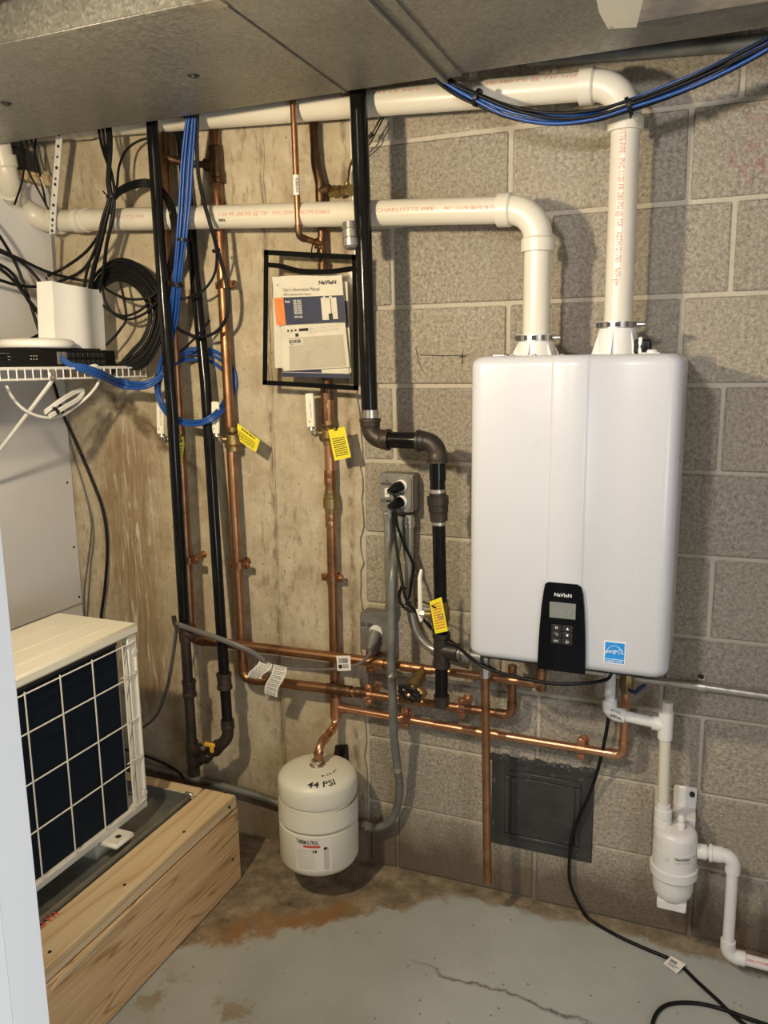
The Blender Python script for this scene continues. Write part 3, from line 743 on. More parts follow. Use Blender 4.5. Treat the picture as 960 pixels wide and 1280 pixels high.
obj('tap_plate', MB().box((-.19, YN + .01, 2.067), (.95, -.412, 2.0795), bev=.002), M['steel'], tp)
obj('tap_flange', MB().prism([(-.212, -.425, 2.066), (-.165, -.412, 2.066), (-.145, -.52, 2.066), (-.15, YN + .01, 2.066), (-.205, YN + .01, 2.066), (-.218, -.50, 2.066)], (0, 0, -.006)), M['cream'], tp, ang=0)
obj('screw', MB().lathe((-.206, -.43, 2.062), (0, 0, -1), [(0, .005), (.003, .003)], 10), M['steel'], tp)
rd = thing('round_duct', 'grey round duct pipe at the upper left corner, above the square duct edge', 'duct', (-1.6, -.90, 2.14))
obj('pipe', MB().lathe((-2.4, -.90, 2.145), (1, 0, .02), [(0, .085), (1.12, .085), (1.125, .092), (1.15, .092), (1.155, .080), (1.33, .075)], 28), M['galv_pan'], rd)

# grey conduit angled behind the duct at the upper right
c_ = thing('steel_conduit', 'grey steel conduit between duct and block wall at upper right', 'conduit', (-.1, -.03, 2.12))
obj('conduit', MB().tube([(-0.436, -0.06, 2.155), (-0.354, -0.06, 2.148), (-0.143, -0.05, 2.137), (0.061, -0.04, 2.127), (0.333, -0.03, 2.11)] + [(.985, -.03, 2.085)], .0155, 12), M['emt_grey'], c_)

# ------------------------------------------------------------------ gas pipe
gp = thing('gas_pipe', 'thick glossy black gas pipe dropping from the duct, jogging right to the heater', 'pipe', (-.8, -.17, .66))
GY = -.17
g0, g1, g2, g3, g4 = (-0.81, -0.17, 2.133), (-0.791, -0.17, 1.296), (-0.616, -0.17, 1.294), (-0.605, -0.17, 0.767), (-0.605, -0.17, 0.639)
run(gp, [g0, g1, g2, (-0.615, -0.17, 1.2)], .0205, M['black_pipe'], M['iron'], R=.034, rc=1.22, cl=.018, rim=True, n=22, fr=1.12)
g_t = (-0.615, -0.17, 1.157); g_b = (-0.612, -0.17, 1.105)
run(gp, [(-0.615, -0.17, 1.206), g3], .0165, M['black_pipe'], M['iron'])
obj('pipe', MB().cyl((-0.616, -0.17, 1.249), (-0.615, -0.17, 1.176), .0185, n=20), M['black_pipe'], gp)
zu, zl = Vector(g_t), Vector(g_b); ax = (zl - zu).normalized(); LL = (zl - zu).length
obj('union', MB().lathe(zu - ax * .012, ax, [(0, .021), (.008, .021), (.009, .0265), (.030, .0265), (.032, .0245), (.046, .0245), (.048, .0225), (LL + .018, .0215), (LL + .020, .018)], 22), M['iron'], gp)
parts('thread', MB().cyl((-0.616, -0.17, 1.245), (-0.616, -0.17, 1.263), .0195, n=18).cyl((-0.791, -0.17, 1.349), (-0.791, -0.17, 1.369), .0215, n=18).cyl((-0.615, -0.17, 1.178), (-0.615, -0.17, 1.167), .020, n=18).cyl((-0.612, -0.17, 1.097), (-0.612, -0.17, 1.089), .0172, n=18), M['solder'], gp)
g3v = Vector(g3)
tb = MB().lathe(g3v + Vector((0, 0, .045)), (0, 0, -1), [(0, .023), (.012, .023), (.014, .0205), (.075, .0205), (.077, .023), (.09, .023)], 22); tb.lathe(g3v, (1, -.06, -.04), [(0, .0205), (.032, .0205), (.033, .0235), (.045, .0235)], 20)
obj('tee', tb, M['iron'], gp)
obj('pipe', MB().cyl(g3v, g4, .0165, n=18), M['black_pipe'], gp)
obj('cap', MB().lathe(Vector(g4) + Vector((0, 0, .006)), (0, 0, -1), [(0, .0205), (.006, .0205), (.007, .019), (.028, .019), (.032, .014)], 18), M['iron'], gp)
n0 = g3v + Vector((.045, -.003, -.002))
nb = MB().lathe(n0, (1, -.06, -.04), [(0, .018), (.008, .018), (.009, .014), (.016, .014), (.017, .021), (.034, .021), (.035, .016), (.062, .016)], 6 * 3); obj('nipple', nb, M['emt_grey'], gp)
# gas cock with a pale lever
vc = Vector((-0.609, -0.17, 0.86))
gv = obj('gas_cock', MB().lathe(vc + Vector((0, 0, .035)), (0, 0, -1), [(0, .021), (.012, .021), (.018, .025), (.05, .025), (.056, .021), (.07, .021)], 18).cyl(vc, vc + Vector((-.045, -.012, 0)), .009, n=12), M['brass'], gp)
h0 = vc + Vector((-.046, -.012, 0))
obj('stem_nut', MB().lathe(h0 + Vector((.008, .002, 0)), (-1, -.25, 0), [(0, .011), (.008, .011), (.009, .006), (.013, .006)], 6), M['steel'], gv)
obj('lever', MB().tube([h0, h0 + Vector((-.008, -.004, .012)), Vector((-0.655, -0.18, 0.841)), Vector((-0.657, -0.182, 0.862)), Vector((-0.658, -0.182, 0.954)), Vector((-0.655, -0.178, 0.974))], [.004, .005, .0052, .0055, .0055, .0035], 10, flat=.55), M['cream'], gv)
b_ = obj('pipe_clamp', MB().ring(Vector((-0.804, -0.17, 1.786)) - Vector((0, 0, .004)), (0, 0, 1), .0222, .0203, .012, 20), M['black_pipe'], gp)
obj('clamp_barrel', MB().lathe((-0.832, -0.178, 1.816), (.08, -.1, -1), [(0, .014), (.003, .020), (.018, .021), (.020, .018), (.022, .021), (.038, .021), (.040, .017), (.042, .021), (.058, .020), (.064, .014)], 18), M['steel'], b_)

# ------------------------------------------------------------------ black iron pair on the left, joined at the foot
bi = thing('iron_pipe_pair', 'two long black iron pipes on the left concrete, joined at the foot', 'pipe', (-1.4, -.14, .3))
AY = -.14; AR = .0158
a0, a1, a2_, a3 = Vector((-1.417, -0.14, 2.15)), Vector((-1.407, -0.14, 1.344)), Vector((-1.408, -0.14, 0.741)), Vector((-1.405, -0.14, 0.267))
obj('pipe', MB().tube([a0, (-1.415, -0.14, 1.782), a1, a2_], AR, 16), M['black_pipe'], bi)
obj('pipe', MB().cyl(a2_, a3, AR * .97, n=16), M['iron'], bi)
dA = (a3 - a2_).normalized()
tee(bi, (-1.407, -0.14, 0.706), dA, (1, .35, 0), AR, M['iron'], .024, .03)
coupling(bi, (-1.404, -0.14, 0.537), dA, AR, M['iron'], .05, 1.22, rim=True)
tee(bi, (-1.405, -0.14, 0.332), dA, (1, .1, .45), AR, M['iron'], .034, .03, 1.22)
obj('cap', MB().lathe((-1.405, -0.14, 0.285), (0, 0, -1), [(0, .0185), (.028, .0185), (.032, .012)], 16), M['iron'], bi)
b0, b1, b2, b3 = Vector((-1.411, -0.025, 2.17)), Vector((-1.346, -0.06, 1.431)), Vector((-1.296, -0.12, 0.778)), Vector((-1.282, -0.13, 0.438))
obj('pipe', MB().tube([b0, (-1.383, -0.036, 1.808), b1, b2, b3], AR, 16), M['black_pipe'], bi)
dB = (b3 - b2).normalized()
coupling(bi, (-1.288, -0.127, 0.571), dB, AR, M['iron'], .048, 1.3, rim=True)
bend = [b3, Vector((-1.285, -0.131, 0.398)), Vector((-1.311, -0.133, 0.366)), Vector((-1.347, -0.136, 0.338)), Vector((-1.393, -0.139, 0.302))]
obj('elbow', MB().tube(crom(bend, 5), AR * 1.12, 16), M['iron'], bi)
coupling(bi, b3, dB, AR, M['iron'], .028, 1.28)
coupling(bi, (-1.322, -0.134, 0.357), (b3 - Vector((-1.393, -0.139, 0.302))), AR, M['iron'], .03, 1.3)
gk = obj('gas_cock', MB().lathe((-1.358, -0.137, 0.328), (Vector((-1.393, -0.139, 0.302)) - b3), [(-.02, .016), (-.014, .021), (.014, .021), (.02, .016)], 14).cyl((-1.358, -0.137, 0.328), (-1.341, -0.175, 0.373), .008, n=10), M['iron'], bi)
obj('lever', MB().box(Vector((-1.314, -0.18, 0.39)) - Vector((.018, .004, .006)), Vector((-1.314, -0.18, 0.39)) + Vector((.018, .004, .006)), bev=.002).box(Vector((-1.307, -0.18, 0.379)) - Vector((.006, .004, .012)), Vector((-1.307, -0.18, 0.379)) + Vector((.006, .004, .010)), bev=.002), M['orange_handle'], gk, label='yellow-orange valve lever')

# ------------------------------------------------------------------ copper lines
def ball_valve(root, c, axis, r, px, tilt=0.0, hl=.092):
    c = Vector(c); a = Vector(axis).normalized()
    b = obj('ball_valve', MB().lathe(c - a * .034, a, [(0, r * 1.2), (.012, r * 1.2), (.014, r * 1.05), (.020, r * 1.45), (.048, r * 1.45), (.054, r * 1.05), (.056, r * 1.25), (.068, r * 1.2)], 18).cyl(c, c + Vector((-.034, -.016, 0)), .0085, n=12), M['brass'], root)
    q = c + Vector((-.036, -.019, 0))
    obj('stem_nut', MB().lathe(q + Vector((.004, .003, 0)), (-.55, -.83, 0), [(0, .012), (.007, .012), (.008, .006), (.013, .006)], 6).lathe(q + Vector((-.008, .002, .008)), (0, 0, 1), [(0, .009), (.012, .007)], 10), M['steel'], b)
    p0 = q + Vector((-.006, -.006, .016)); h = MB().box((-.0115, -.003, 0), (.0115, .003, hl), bev=.0025)
    m3 = Matrix.Rotation(tilt, 3, 'Y') @ Matrix.Rotation(.30, 3, 'Z')
    h.v = [m3 @ p + p0 for p in h.v]
    hd = obj('lever', h, M['cream'], b, label='cream vinyl valve lever')
    s = MB(); s.cyl(p0 + Vector((-.003, -.0035, .016)), p0 + Vector((-.0035, -.0045, .016)), .003, n=8)
    text_mb(s, 'FULL PORT 1', p0 + m3 @ Vector((.004, -.0032, .026)), m3 @ Vector((0, 0, 1)), m3 @ Vector((-1, 0, 0)), .0065, width=.048)
    obj('marking', s, M['ink_grey'], hd, ang=0)
    return b
CR = .0143; FR = .0113
c1 = thing('copper_pipe_run', 'copper line behind the leftmost black pipe, becoming the highest level pipe', 'pipe', (-1.42, -.06, .68))
k0, k1, k2 = Vector((-1.464, -0.03, 2.154)), Vector((-1.422, -0.09, 0.671)), Vector((-1.016, -0.09, 0.675))
k3 = Vector((-0.819, -0.09, 0.677)); k4 = Vector((-0.68, -0.09, 0.676)); k5 = Vector((-0.367, -0.09, 0.678))
run(c1, [k0, k1, k3], CR, M['copper'], M['copper'], cl=.022)
run(c1, [k3, k5, k5 + Vector((0, 0, .09))], FR, M['copper'], M['copper'], cl=.018)
coupling(c1, k3, k4 - k3, CR, M['copper'], .05, 1.16)
obj('solder_joint', MB().cyl(k3 + (k4 - k3) * .34, k3 + (k4 - k3) * .44, FR * 1.18, n=16), M['solder'], c1)
coupling(c1, (-0.721, -0.09, 0.676), k4 - k3, FR, M['copper'], .05, 1.2)
tee(c1, k4, k4 - k3, (-.3, -1, -.6), FR, M['copper'], .022, .024)
for p in ((-1.466, -0.046, 1.724), (-1.423, -0.08, 0.914)): hanger(c1, p, k1 - k0, CR, M['copper'])
hanger(c1, (-0.838, -0.09, 0.676), k3 - k2, CR, M['copper'])
ball_valve(c1, (-1.446, -0.066, 1.272), k1 - k0, CR, 0, .05)
# drain valve with black hand wheel, hanging off the tee at a slant
vd = (Vector((-0.694, -0.165, 0.634)) - k4).normalized(); vl = (Vector((-0.694, -0.165, 0.634)) - k4).length
hv = obj('drain_valve', MB().lathe(k4, vd, [(0, FR * 1.1), (.022, FR * 1.1), (.024, FR * 1.45), (.036, FR * 1.45), (.038, FR * 1.2), (vl * .55, FR * 1.3), (vl * .56, FR * 1.75), (vl * .78, FR * 1.75), (vl * .80, FR * 1.1), (vl * .9, FR * .8), (vl, FR * .5)], 16), M['brass'], c1)
hb = k4 + vd * vl * .62; obj('hose_outlet', MB().lathe(hb, (.75, -.5, -.55), [(0, .011), (.026, .011), (.027, .0145), (.040, .0145), (.040, .010)], 16), M['brass'], hv)
wc = k4 + vd * vl; e1 = vd.cross(Vector((0, 0, 1))).normalized(); e2 = vd.cross(e1)
wm = MB().tube([wc + (e1 * math.cos(2 * PI * k / 32) + e2 * math.sin(2 * PI * k / 32)) * (.029 + .0025 * math.cos(8 * 2 * PI * k / 32)) for k in range(33)], .0055, 8)
for k in range(5): wm.tube([wc, wc + (e1 * math.cos(2 * PI * k / 5) + e2 * math.sin(2 * PI * k / 5)) * .027], .0042, 6)
wm.lathe(wc - vd * .006, vd, [(0, .009), (.011, .009)], 12)
obj('hand_wheel', wm, M['black_wheel'], hv)
obj('wheel_screw', MB().lathe(wc + vd * .005, vd, [(0, .006), (.004, .004)], 10), M['copper_bright'], hv)

c2 = thing('copper_pipe_run', 'copper line with slanting yellow tag, becoming the middle level pipe', 'pipe', (-1.27, -.06, .57))
m0, m1 = Vector((-1.304, -0.02, 2.138)), Vector((-1.265, -0.06, 0.557)); m2 = Vector((-0.891, -0.062, 0.568)); m3_ = Vector((-0.447, -0.06, 0.568))
run(c2, [m0, m1, Vector((-0.944, -0.062, 0.567))], CR, M['copper'], M['copper'], cl=.022)
run(c2, [Vector((-0.944, -0.062, 0.567)), m3_, m3_ + Vector((0, -.004, .14))], FR, M['copper'], M['copper'], cl=.018)
coupling(c2, (-0.946, -0.062, 0.567), m2 - m1, CR, M['copper_dark'], .075, 1.16)
coupling(c2, (-0.877, -0.062, 0.569), m2 - m1, FR, M['copper_dark'], .04, 1.3)
dn = (m1 - m0).normalized()
tee(c2, (-1.3, -0.024, 2.024), dn, (-1, 0, .03), CR, M['copper_dark'], .034, .034, 1.25)
coupling(c2, (-1.298, -0.025, 1.989), dn, CR, M['copper_dark'], .03, 1.4); coupling(c2, (-1.302, -0.023, 2.056), dn, CR, M['copper_dark'], .03, 1.3)
s0, s1, s2 = (-1.427, -0.075, 2.183), (-1.429, -0.072, 2.043), (-1.391, -0.04, 2.032)
run(c2, [s0, s1, s2, (-1.301, -0.024, 2.022)], .0085, M['copper_dark'], M['copper_dark'], cl=.014)
for p in ((-1.281, -0.032, 1.703), (-1.267, -0.052, 0.906)): hanger(c2, p, dn, CR, M['copper'])
for p in ((-0.855, -0.062, 0.567), (-0.584, -0.061, 0.569)): hanger(c2, p, m3_ - m2, FR, M['copper_bright'])
ball_valve(c2, (-1.272, -0.044, 1.274), dn, CR, 0, .04)

c3 = thing('copper_pipe_run', 'copper line behind the document pouch, feeding the expansion tank and lowest level pipe', 'pipe', (-.97, -.03, .5))
t0, t1, t2, t3 = Vector((-0.998, -0.03, 2.12)), Vector((-0.993, -0.03, 1.993)), Vector((-0.983, -0.03, 1.947)), Vector((-0.974, -0.03, 1.386)); t4 = Vector((-0.972, -0.035, 0.5))
obj('pipe', MB().tube([t0, t1], .0118, 16), M['copper_dark'], c3)
obj('elbow', MB().tube(crom([Vector((-0.994, -0.03, 2.019)), t1, Vector((-0.987, -0.03, 1.965)), t2, Vector((-0.981, -0.03, 1.923))], 5), .0128, 16), M['copper_dark'], c3)
tm_ = t2 + (t3 - t2) * .36; obj('pipe', MB().cyl(t2, tm_, .0112, n=18), M['copper_dark'], c3); obj('pipe', MB().cyl(tm_, t3, CR, n=18), M['copper_dark'], c3); obj('pipe', MB().cyl(t3, t4, CR, n=18), M['copper'], c3)
d3_ = (t4 - t3).normalized()
tee(c3, (-0.982, -0.03, 1.925), d3_, (1, -.15, .05), .0112, M['copper_dark'], .026, .03, 1.18, FR)
bv_ = obj('sensor_fitting', MB().lathe((-0.954, -0.03, 1.917), (1, -.15, .06), [(0, .0115), (.02, .0115), (.021, .016), (.036, .016), (.037, .0125), (.05, .0125), (.051, .015), (.062, .015)], 6), M['brass'], c3)
obj('probe', MB().cyl((-0.901, -0.04, 1.909), (-0.901, -0.04, 1.936), .008, n=10).lathe((-0.901, -0.04, 1.936), (0, 0, 1), [(0, .004), (.012, .003)], 8), M['brass'], bv_)
coupling(c3, (-0.979, -0.03, 1.371), d3_, CR, M['copper_dark'], .10, 1.16)
ball_valve(c3, (-0.974, -0.03, 1.297), d3_, CR, 0, -.03)
obj('pipe', MB().cyl((-0.973, -0.031, 1.264), (-0.973, -0.031, 1.175), CR * 1.04, n=18), M['copper_bright'], c3)
coupling(c3, (-0.974, -0.031, 1.173), d3_, CR, M['copper'], .04, 1.16)
uc = Vector((-0.973, -0.032, 1.14))
obj('union', MB().lathe(uc, d3_, [(0, .016), (.010, .0165), (.012, .0195), (.022, .0195), (.024, .022), (.052, .022), (.054, .018), (.066, .017)], 10), M['brass'], c3)
coupling(c3, (-0.974, -0.032, 1.052), d3_, CR, M['copper'], .036, 1.16)
hanger(c3, (-0.973, -0.033, 0.888), d3_, CR, M['copper'])
tee(c3, t4, d3_, (1, -.02, -.02), CR, M['copper_bright'], .034, .032, 1.16, FR)
w1 = Vector((-0.526, -0.045, 0.499)); w2 = Vector((-0.162, -0.065, 0.509))
run(c3, [t4, w1, w2, w2 + Vector((0, -.01, .22))], FR, M['copper_bright'], M['copper_bright'], R=.022, cl=.018)
hanger(c3, (-0.756, -0.038, 0.501), w1 - t4, FR, M['copper_bright']); hanger(c3, (-0.267, -0.058, 0.505), w2 - w1, FR, M['copper_bright'])
coupling(c3, (-0.508, -0.046, 0.501), w2 - w1, FR, M['copper_bright'], .04, 1.12)
x0 = Vector((-0.972, -0.035, 0.467)); x1 = Vector((-0.971, -0.038, 0.446)); x2 = Vector((-0.971, -0.15, 0.433)); x3 = Vector((-0.969, -0.16, 0.357))
run(c3, [t4, x1, x2, x3], FR, M['copper'], M['copper_bright'], R=.03, cl=.018)
coupling(c3, (-0.97, -0.155, 0.402), (0, 0, 1), FR, M['copper'], .03, 1.22); coupling(c3, (-0.969, -0.158, 0.377), (0, 0, 1), FR, M['copper'], .022, 1.45)
y0, y1, y2 = (-0.994, -0.146, 2.161), (-0.996, -0.132, 1.799), (-0.983, -0.03, 1.793)
run(c3, [y0, y1, y2], .0080, M['copper'], M['copper_dark'], cl=.014, n=14)
lb = obj('pipe_label', MB().cyl((-0.995, -0.138, 1.944), (-0.995, -0.138, 1.897), .0084, n=14), M['paper'], c3, label='small white barcode sticker on the thin copper pipe')
bl = MB()
for k in range(9):
    t_ = k / 9; bl.box(Vector((-0.99, -0.147, 1.935)) + Vector((-.003, 0, -.004 * k)), Vector((-0.99, -0.147, 1.935)) + Vector((.003, .001, -.004 * k + random.uniform(.0008, .0022))))
obj('bars', bl, M['ink'], lb, ang=0)['kind'] = 'stuff'
tee(c3, (-0.982, -0.03, 1.791), d3_, (-1, -.5, 0), .0115, M['copper_dark'], .018, .02, 1.16, .008)

dp = thing('discharge_pipe', 'bare vertical copper discharge pipe ending just above the floor beside the tarred panel', 'pipe', (-.52, -.12, .05))
obj('pipe', MB().cyl((-0.503, -0.125, 0.694), (-0.49, -0.125, 0.111), FR, n=16), M['copper'], dp)
obj('relief_fitting', MB().lathe((-0.503, -0.125, 0.692), (0, 0, 1), [(0, .0145), (.016, .0145), (.017, .018), (.030, .018), (.034, .012), (.06, .012)], 8), M['steel'], dp)

st = thing('copper_stub', 'short capped copper stub hanging below the heater underside', 'pipe', (-.36, -.06, .74))
obj('pipe', MB().cyl((-0.374, -0.05, 0.712), (-0.373, -0.05, 0.656), FR, n=14), M['copper_dark'], st)
obj('cap', MB().lathe((-0.373, -0.05, 0.669), (0, 0, -1), [(0, .0135), (.022, .0135), (.026, .009)], 14), M['copper'], st)
iv = thing('isolation_valve', 'brass valve with a dark blue lever under the right corner of the heater', 'valve', (-.17, -.08, .72))
obj('body', MB().lathe(Vector((-0.16, -0.078, 0.681)), (0, 0, 1), [(0, .013), (.012, .017), (.035, .017), (.05, .013), (.08, .013)], 8), M['brass'], iv)
obj('lever', MB().tube([Vector((-0.156, -0.09, 0.694)), Vector((-0.137, -0.11, 0.697)), Vector((-0.126, -0.12, 0.714)), Vector((-0.114, -0.12, 0.724))], [.004, .006, .006, .004], 8, flat=.6), M['blue_handle'], iv)

# ------------------------------------------------------------------ expansion tank
et = thing('expansion_tank', 'beige expansion tank hanging from a copper pipe just above the floor', 'tank', (-.973, -.16, .09))
TX, TY, TR = -.973, -.16, .1115
def shell(name, prof, m): return obj(name, MB().lathe((TX, TY, 0), (0, 0, 1), prof, 44), m, et, ang=60)
dome = [(.302, TR - .002), (.308, TR), (.345, TR)] + [(.345 + .030 * math.sin(a), TR - .052 * (1 - math.cos(a)) * 1.0) for a in [PI / 2 * k / 7 for k in range(1, 7)]] + [(.377, .05), (.379, .018)]
shell('top_shell', dome, M['tank'])
shell('seam_band', [(.289, TR * .94), (.303, TR * .94)], M['tank'])
shell('middle_shell', [(.288, TR * .96), (.293, TR), (.240, TR + .0015), (.236, TR + .0015), (.230, TR * .95)][::-1], M['tank'])
shell('bottom_shell', [(.088, .03), (.090, .065), (.096, .088), (.106, .104), (.120, TR), (.225, TR), (.228, TR * .95)], M['tank'])
obj('neck', MB().lathe((TX, TY, .375), (0, 0, 1), [(0, .021), (.006, .021), (.008, .016), (.020, .016)], 16), M['steel'], et)
hand = MB()
def dome_text(s, ang0, rad0, size, wd):
    vs_, fs = text_raw(s, .012, .12); x0_ = min(v.x for v in vs_); x1_ = max(v.x for v in vs_); sx = wd / (x1_ - x0_); out = []
    for v in vs_:
        an = ang0 + (v.x - x0_ - (x1_ - x0_) / 2) * sx / rad0; rr = rad0 - (v.y - .3) * size
        q = min(1, max(0, (TR - rr) / .052)); zz = .345 + .030 * math.sin(math.acos(max(-1, 1 - q))) if rr > TR - .052 else .3752
        out.append((TX + rr * math.cos(an), TY + rr * math.sin(an), zz + .0012))
    hand.add(out, fs)
fa = math.atan2(-2.03 + .16, .973)
dome_text('44 PSI', fa + .12, .092, .024, .078)
obj('pressure_note', hand, M['ink'], et, ang=0); hand = MB()
dome_text('6-22-24', fa + .62, .057, .016, .050)
obj('date_note', hand, M['ink'], et, ang=0)
def tank_card(name, a0, a1, z0, z1, m, lift, parent):
    n = 14; vs_ = []; fs = []
    for i in range(n + 1):
        an = a0 + (a1 - a0) * i / n
        for z in (z0, z1): vs_.append((TX + (TR + lift) * math.cos(an), TY + (TR + lift) * math.sin(an), z))
    for i in range(n): fs.append((2 * i, 2 * i + 2, 2 * i + 3, 2 * i + 1))
    return obj(name, MB().add(vs_, fs), m, parent, ang=60)
lbl = tank_card('label_sheet', fa - .62, fa + .30, .125, .222, M['paper'], .0006, et)
def tank_text(s, a0, z, size, wd, m, nm='lettering', bold=.015):
    vs_, fs = text_raw(s, bold); x0_ = min(v.x for v in vs_); x1_ = max(v.x for v in vs_); sx = wd / (x1_ - x0_)
    obj(nm, MB().add([(TX + (TR + .0016) * math.cos(a0 + (v.x - x0_) * sx / TR), TY + (TR + .0016) * math.sin(a0 + (v.x - x0_) * sx / TR), z + v.y * size) for v in vs_], fs), m, lbl, ang=0)
tank_text('THERM-X-TROL', fa - .58, .206, .017, .062, M['ink'])
tank_card('red_stripe', fa - .40, fa + .02, .196, .203, M['ink_red'], .0012, lbl)
for k in range(7): tank_text('Thermal expansion absorber max working 150', fa - .58, .185 - k * .0085, .0065, .052, M['ink_pale'], bold=0)
tank_card('picture', fa + .10, fa + .23, .130, .195, M['paper_grey'], .0012, lbl)
tank_card('picture', fa + .10, fa + .18, .190, .197, M['ink'], .0014, lbl); tank_card('picture', fa - .12, fa - .07, .182, .189, M['ink'], .0012, lbl); tank_card('picture', fa - .17, fa - .14, .182, .189, M['ink'], .0012, lbl)

br = thing('angle_bracket', 'dark steel angle bracket screwed to the wall behind the expansion tank', 'bracket', (-.935, -.01, .36))
q = [(-0.988, -0.012, 0.366), (-0.949, -0.012, 0.373), (-0.945, -0.012, 0.297), (-1.003, -0.012, 0.286)]
obj('plate', MB().prism([Vector(p) for p in q], (0, .008, 0)), M['iron'], br)
obj('flange', MB().prism([Vector(p) for p in [(-1.003, -0.012, 0.286), (-0.945, -0.012, 0.297), (-0.925, -0.05, 0.31), (-0.99, -0.05, 0.298)]], (0, 0, -.004)), M['iron'], br)
parts('screw', MB().cyl((-0.975, -0.018, 0.346), (-0.979, -0.01, 0.341), .004, n=8).cyl((-0.954, -0.018, 0.344), (-0.958, -0.01, 0.34), .004, n=8), M['ink'], br)

# ------------------------------------------------------------------ timber platform, drip pan and heat-pump unit
wp = thing('timber_platform', 'pale timber platform box on the floor under the outdoor unit', 'platform', (-1.45, -.7, 0))
PX1, PY1, PZ = -1.208, -.208, .268
fb = obj('side_board', MB().box((PX1 - .038, -1.5, 0.002), (PX1, PY1, PZ - .040), bev=.003), M['pine_board'], wp)
obj('top_rail', MB().box((PX1 - .110, -1.5, PZ - .038), (PX1 - .002, PY1 - .002, PZ), bev=.004), M['pine_rail'], wp)
obj('end_rail', MB().box((-1.86, PY1 - .060, PZ - .038), (PX1 - .112, PY1 - .002, PZ), bev=.004), M['pine_end'], wp)
obj('end_board', MB().box((-1.86, PY1 - .038, .002), (PX1 - .040, PY1 - .002, PZ - .040), bev=.003), M['pine_board'], wp)
obj('back_board', MB().box((-1.86, -1.5, .002), (-1.825, PY1 - .040, PZ - .001), bev=.003), M['pine_board'], wp)
obj('splinter', MB().prism([(PX1 - .0005, -.60, PZ - .042), (PX1 - .0005, -.90, PZ - .046), (PX1 - .0005, -.93, PZ - .058), (PX1 - .0005, -.80, PZ - .053)], (.003, 0, 0)), M['pine_rail'], wp, ang=0)
nl = MB()
for p in [(-1.245, -0.212, 0.268), (-1.238, -0.422, 0.268), (-1.237, -0.659, 0.268), (-1.235, -0.898, 0.268)]: nl.cyl((p[0], p[1], PZ - .001), (p[0], p[1], PZ + .0008), .0042, n=10)
for p in [(-1.208, -0.251, 0.252), (-1.208, -0.248, 0.087)]: nl.cyl((PX1 - .001, p[1], p[2]), (PX1 + .0008, p[1], p[2]), .0045, n=10)
parts('nail_head', nl, M['ink'], wp)
text(wp, 'red_stamp', 'KD HT', (PX1 - .098, -.865, PZ), (0, 1, 0), (-1, 0, 0), .030, M['ink_red'], width=.075, bold=.04)
dpn = thing('drip_pan', 'dull galvanised drip pan sunk in the timber platform under the unit', 'pan', (-1.55, -.8, .25))
px1, py1, pz = -1.322, -.272, .245
pan = MB().box((-1.82, -1.45, pz), (px1, py1, pz + .002))
obj('pan_floor', pan, M['galv_pan'], dpn, ang=0)
for lo, hi in (((px1 - .003, -1.45, pz), (px1, py1, .281)), ((-1.82, py1 - .003, pz), (px1, py1, .281)), ((-1.823, -1.45, pz), (-1.82, py1, .281))): obj('pan_wall', MB().box(lo, hi, bev=.0008), M['galv_pan'], dpn)
obj('folded_corner', MB().box((px1 - .020, py1 - .004, .266), (px1 + .006, py1 + .006, .283), bev=.002).cyl((px1 + .006, py1 - .004, .272), (px1 + .010, py1 - .006, .272), .004, n=8), M['steel'], dpn)

ou = thing('outdoor_unit', 'ivory outdoor heat-pump unit with a dark coil behind a white wire guard', 'heat pump', (-1.50, -.8, .28))
UX, UB, UY0, UY1, UZ0, UZ1 = -1.372, -1.635, -1.20, -.395, .300, .822
tp_ = MB().box((UB, UY0, UZ1 - .028), (UX + .006, UY1 + .004, UZ1), bev=.006)
top = obj('top_cover', tp_, M['unit'], ou)
rb = MB()
for xx in (UX - .06, UX - .13, UX - .20): rb.box((xx - .012, UY0 + .02, UZ1 - .001), (xx + .012, UY1 - .05, UZ1 + .0025), bev=.001)
parts('pressed_rib', rb, M['unit'], top)
obj('base_pan', MB().box((UB, UY0, UZ0), (UX, UY1, UZ0 + .022), bev=.004), M['unit_white'], ou)
obj('back_panel', MB().box((UB, UY0, UZ0 + .02), (UB + .004, UY1, UZ1 - .02)), M['unit'], ou, ang=0)
cy1 = -.462
obj('coil', MB().box((UX - .034, UY0, UZ0 + .022), (UX - .012, cy1, UZ1 - .040)), M['coil'], ou, ang=0)
obj('coil_header', MB().box((UX - .036, UY0, UZ1 - .042), (UX - .010, cy1 + .002, UZ1 - .028)), M['ink'], ou, ang=0)
obj('inner_plate', MB().box((UX - .10, cy1 - .004, UZ0 + .02), (UX - .034, cy1, UZ1 - .03)), M['ink'], ou, ang=0)
ps = MB().box((UX - .022, UY1 - .036, UZ0 + .02), (UX + .001, UY1, UZ1 - .026), bev=.004); ps.box((UX - .004, UY1 - .040, UZ0 + .02), (UX + .003, UY1 - .030, UZ1 - .03), bev=.002)
post = obj('corner_post', ps, M['unit_white'], ou)
dm = MB()
for z in (UZ0 + .045, UZ1 - .075): dm.lathe((UX + .001, UY1 - .012, z), (1, 0, 0), [(0, .010), (.0015, .010), (.002, .006)], 14)
dm.tube([(UX + .0015, UY1 - .012, UZ0 + .06), (UX + .0015, UY1 - .012, UZ1 - .09)], .0045, 8)
parts('pressed_channel', dm, M['unit_white'], post)
obj('corner_post', MB().box((UB, UY1 - .02, UZ0 + .02), (UB + .02, UY1, UZ1 - .026), bev=.003), M['unit_white'], ou)
HZ = [UZ1 - .046, .6855, .5675, .450, .328]
for z in HZ:
    obj('guard_wire', MB().tube([(UX + .004, UY0, z), (UX + .004, UY1 - .03, z), (UX + .001, UY1 - .012, z + .001)], .0019, 7), M['unit_white'], ou)
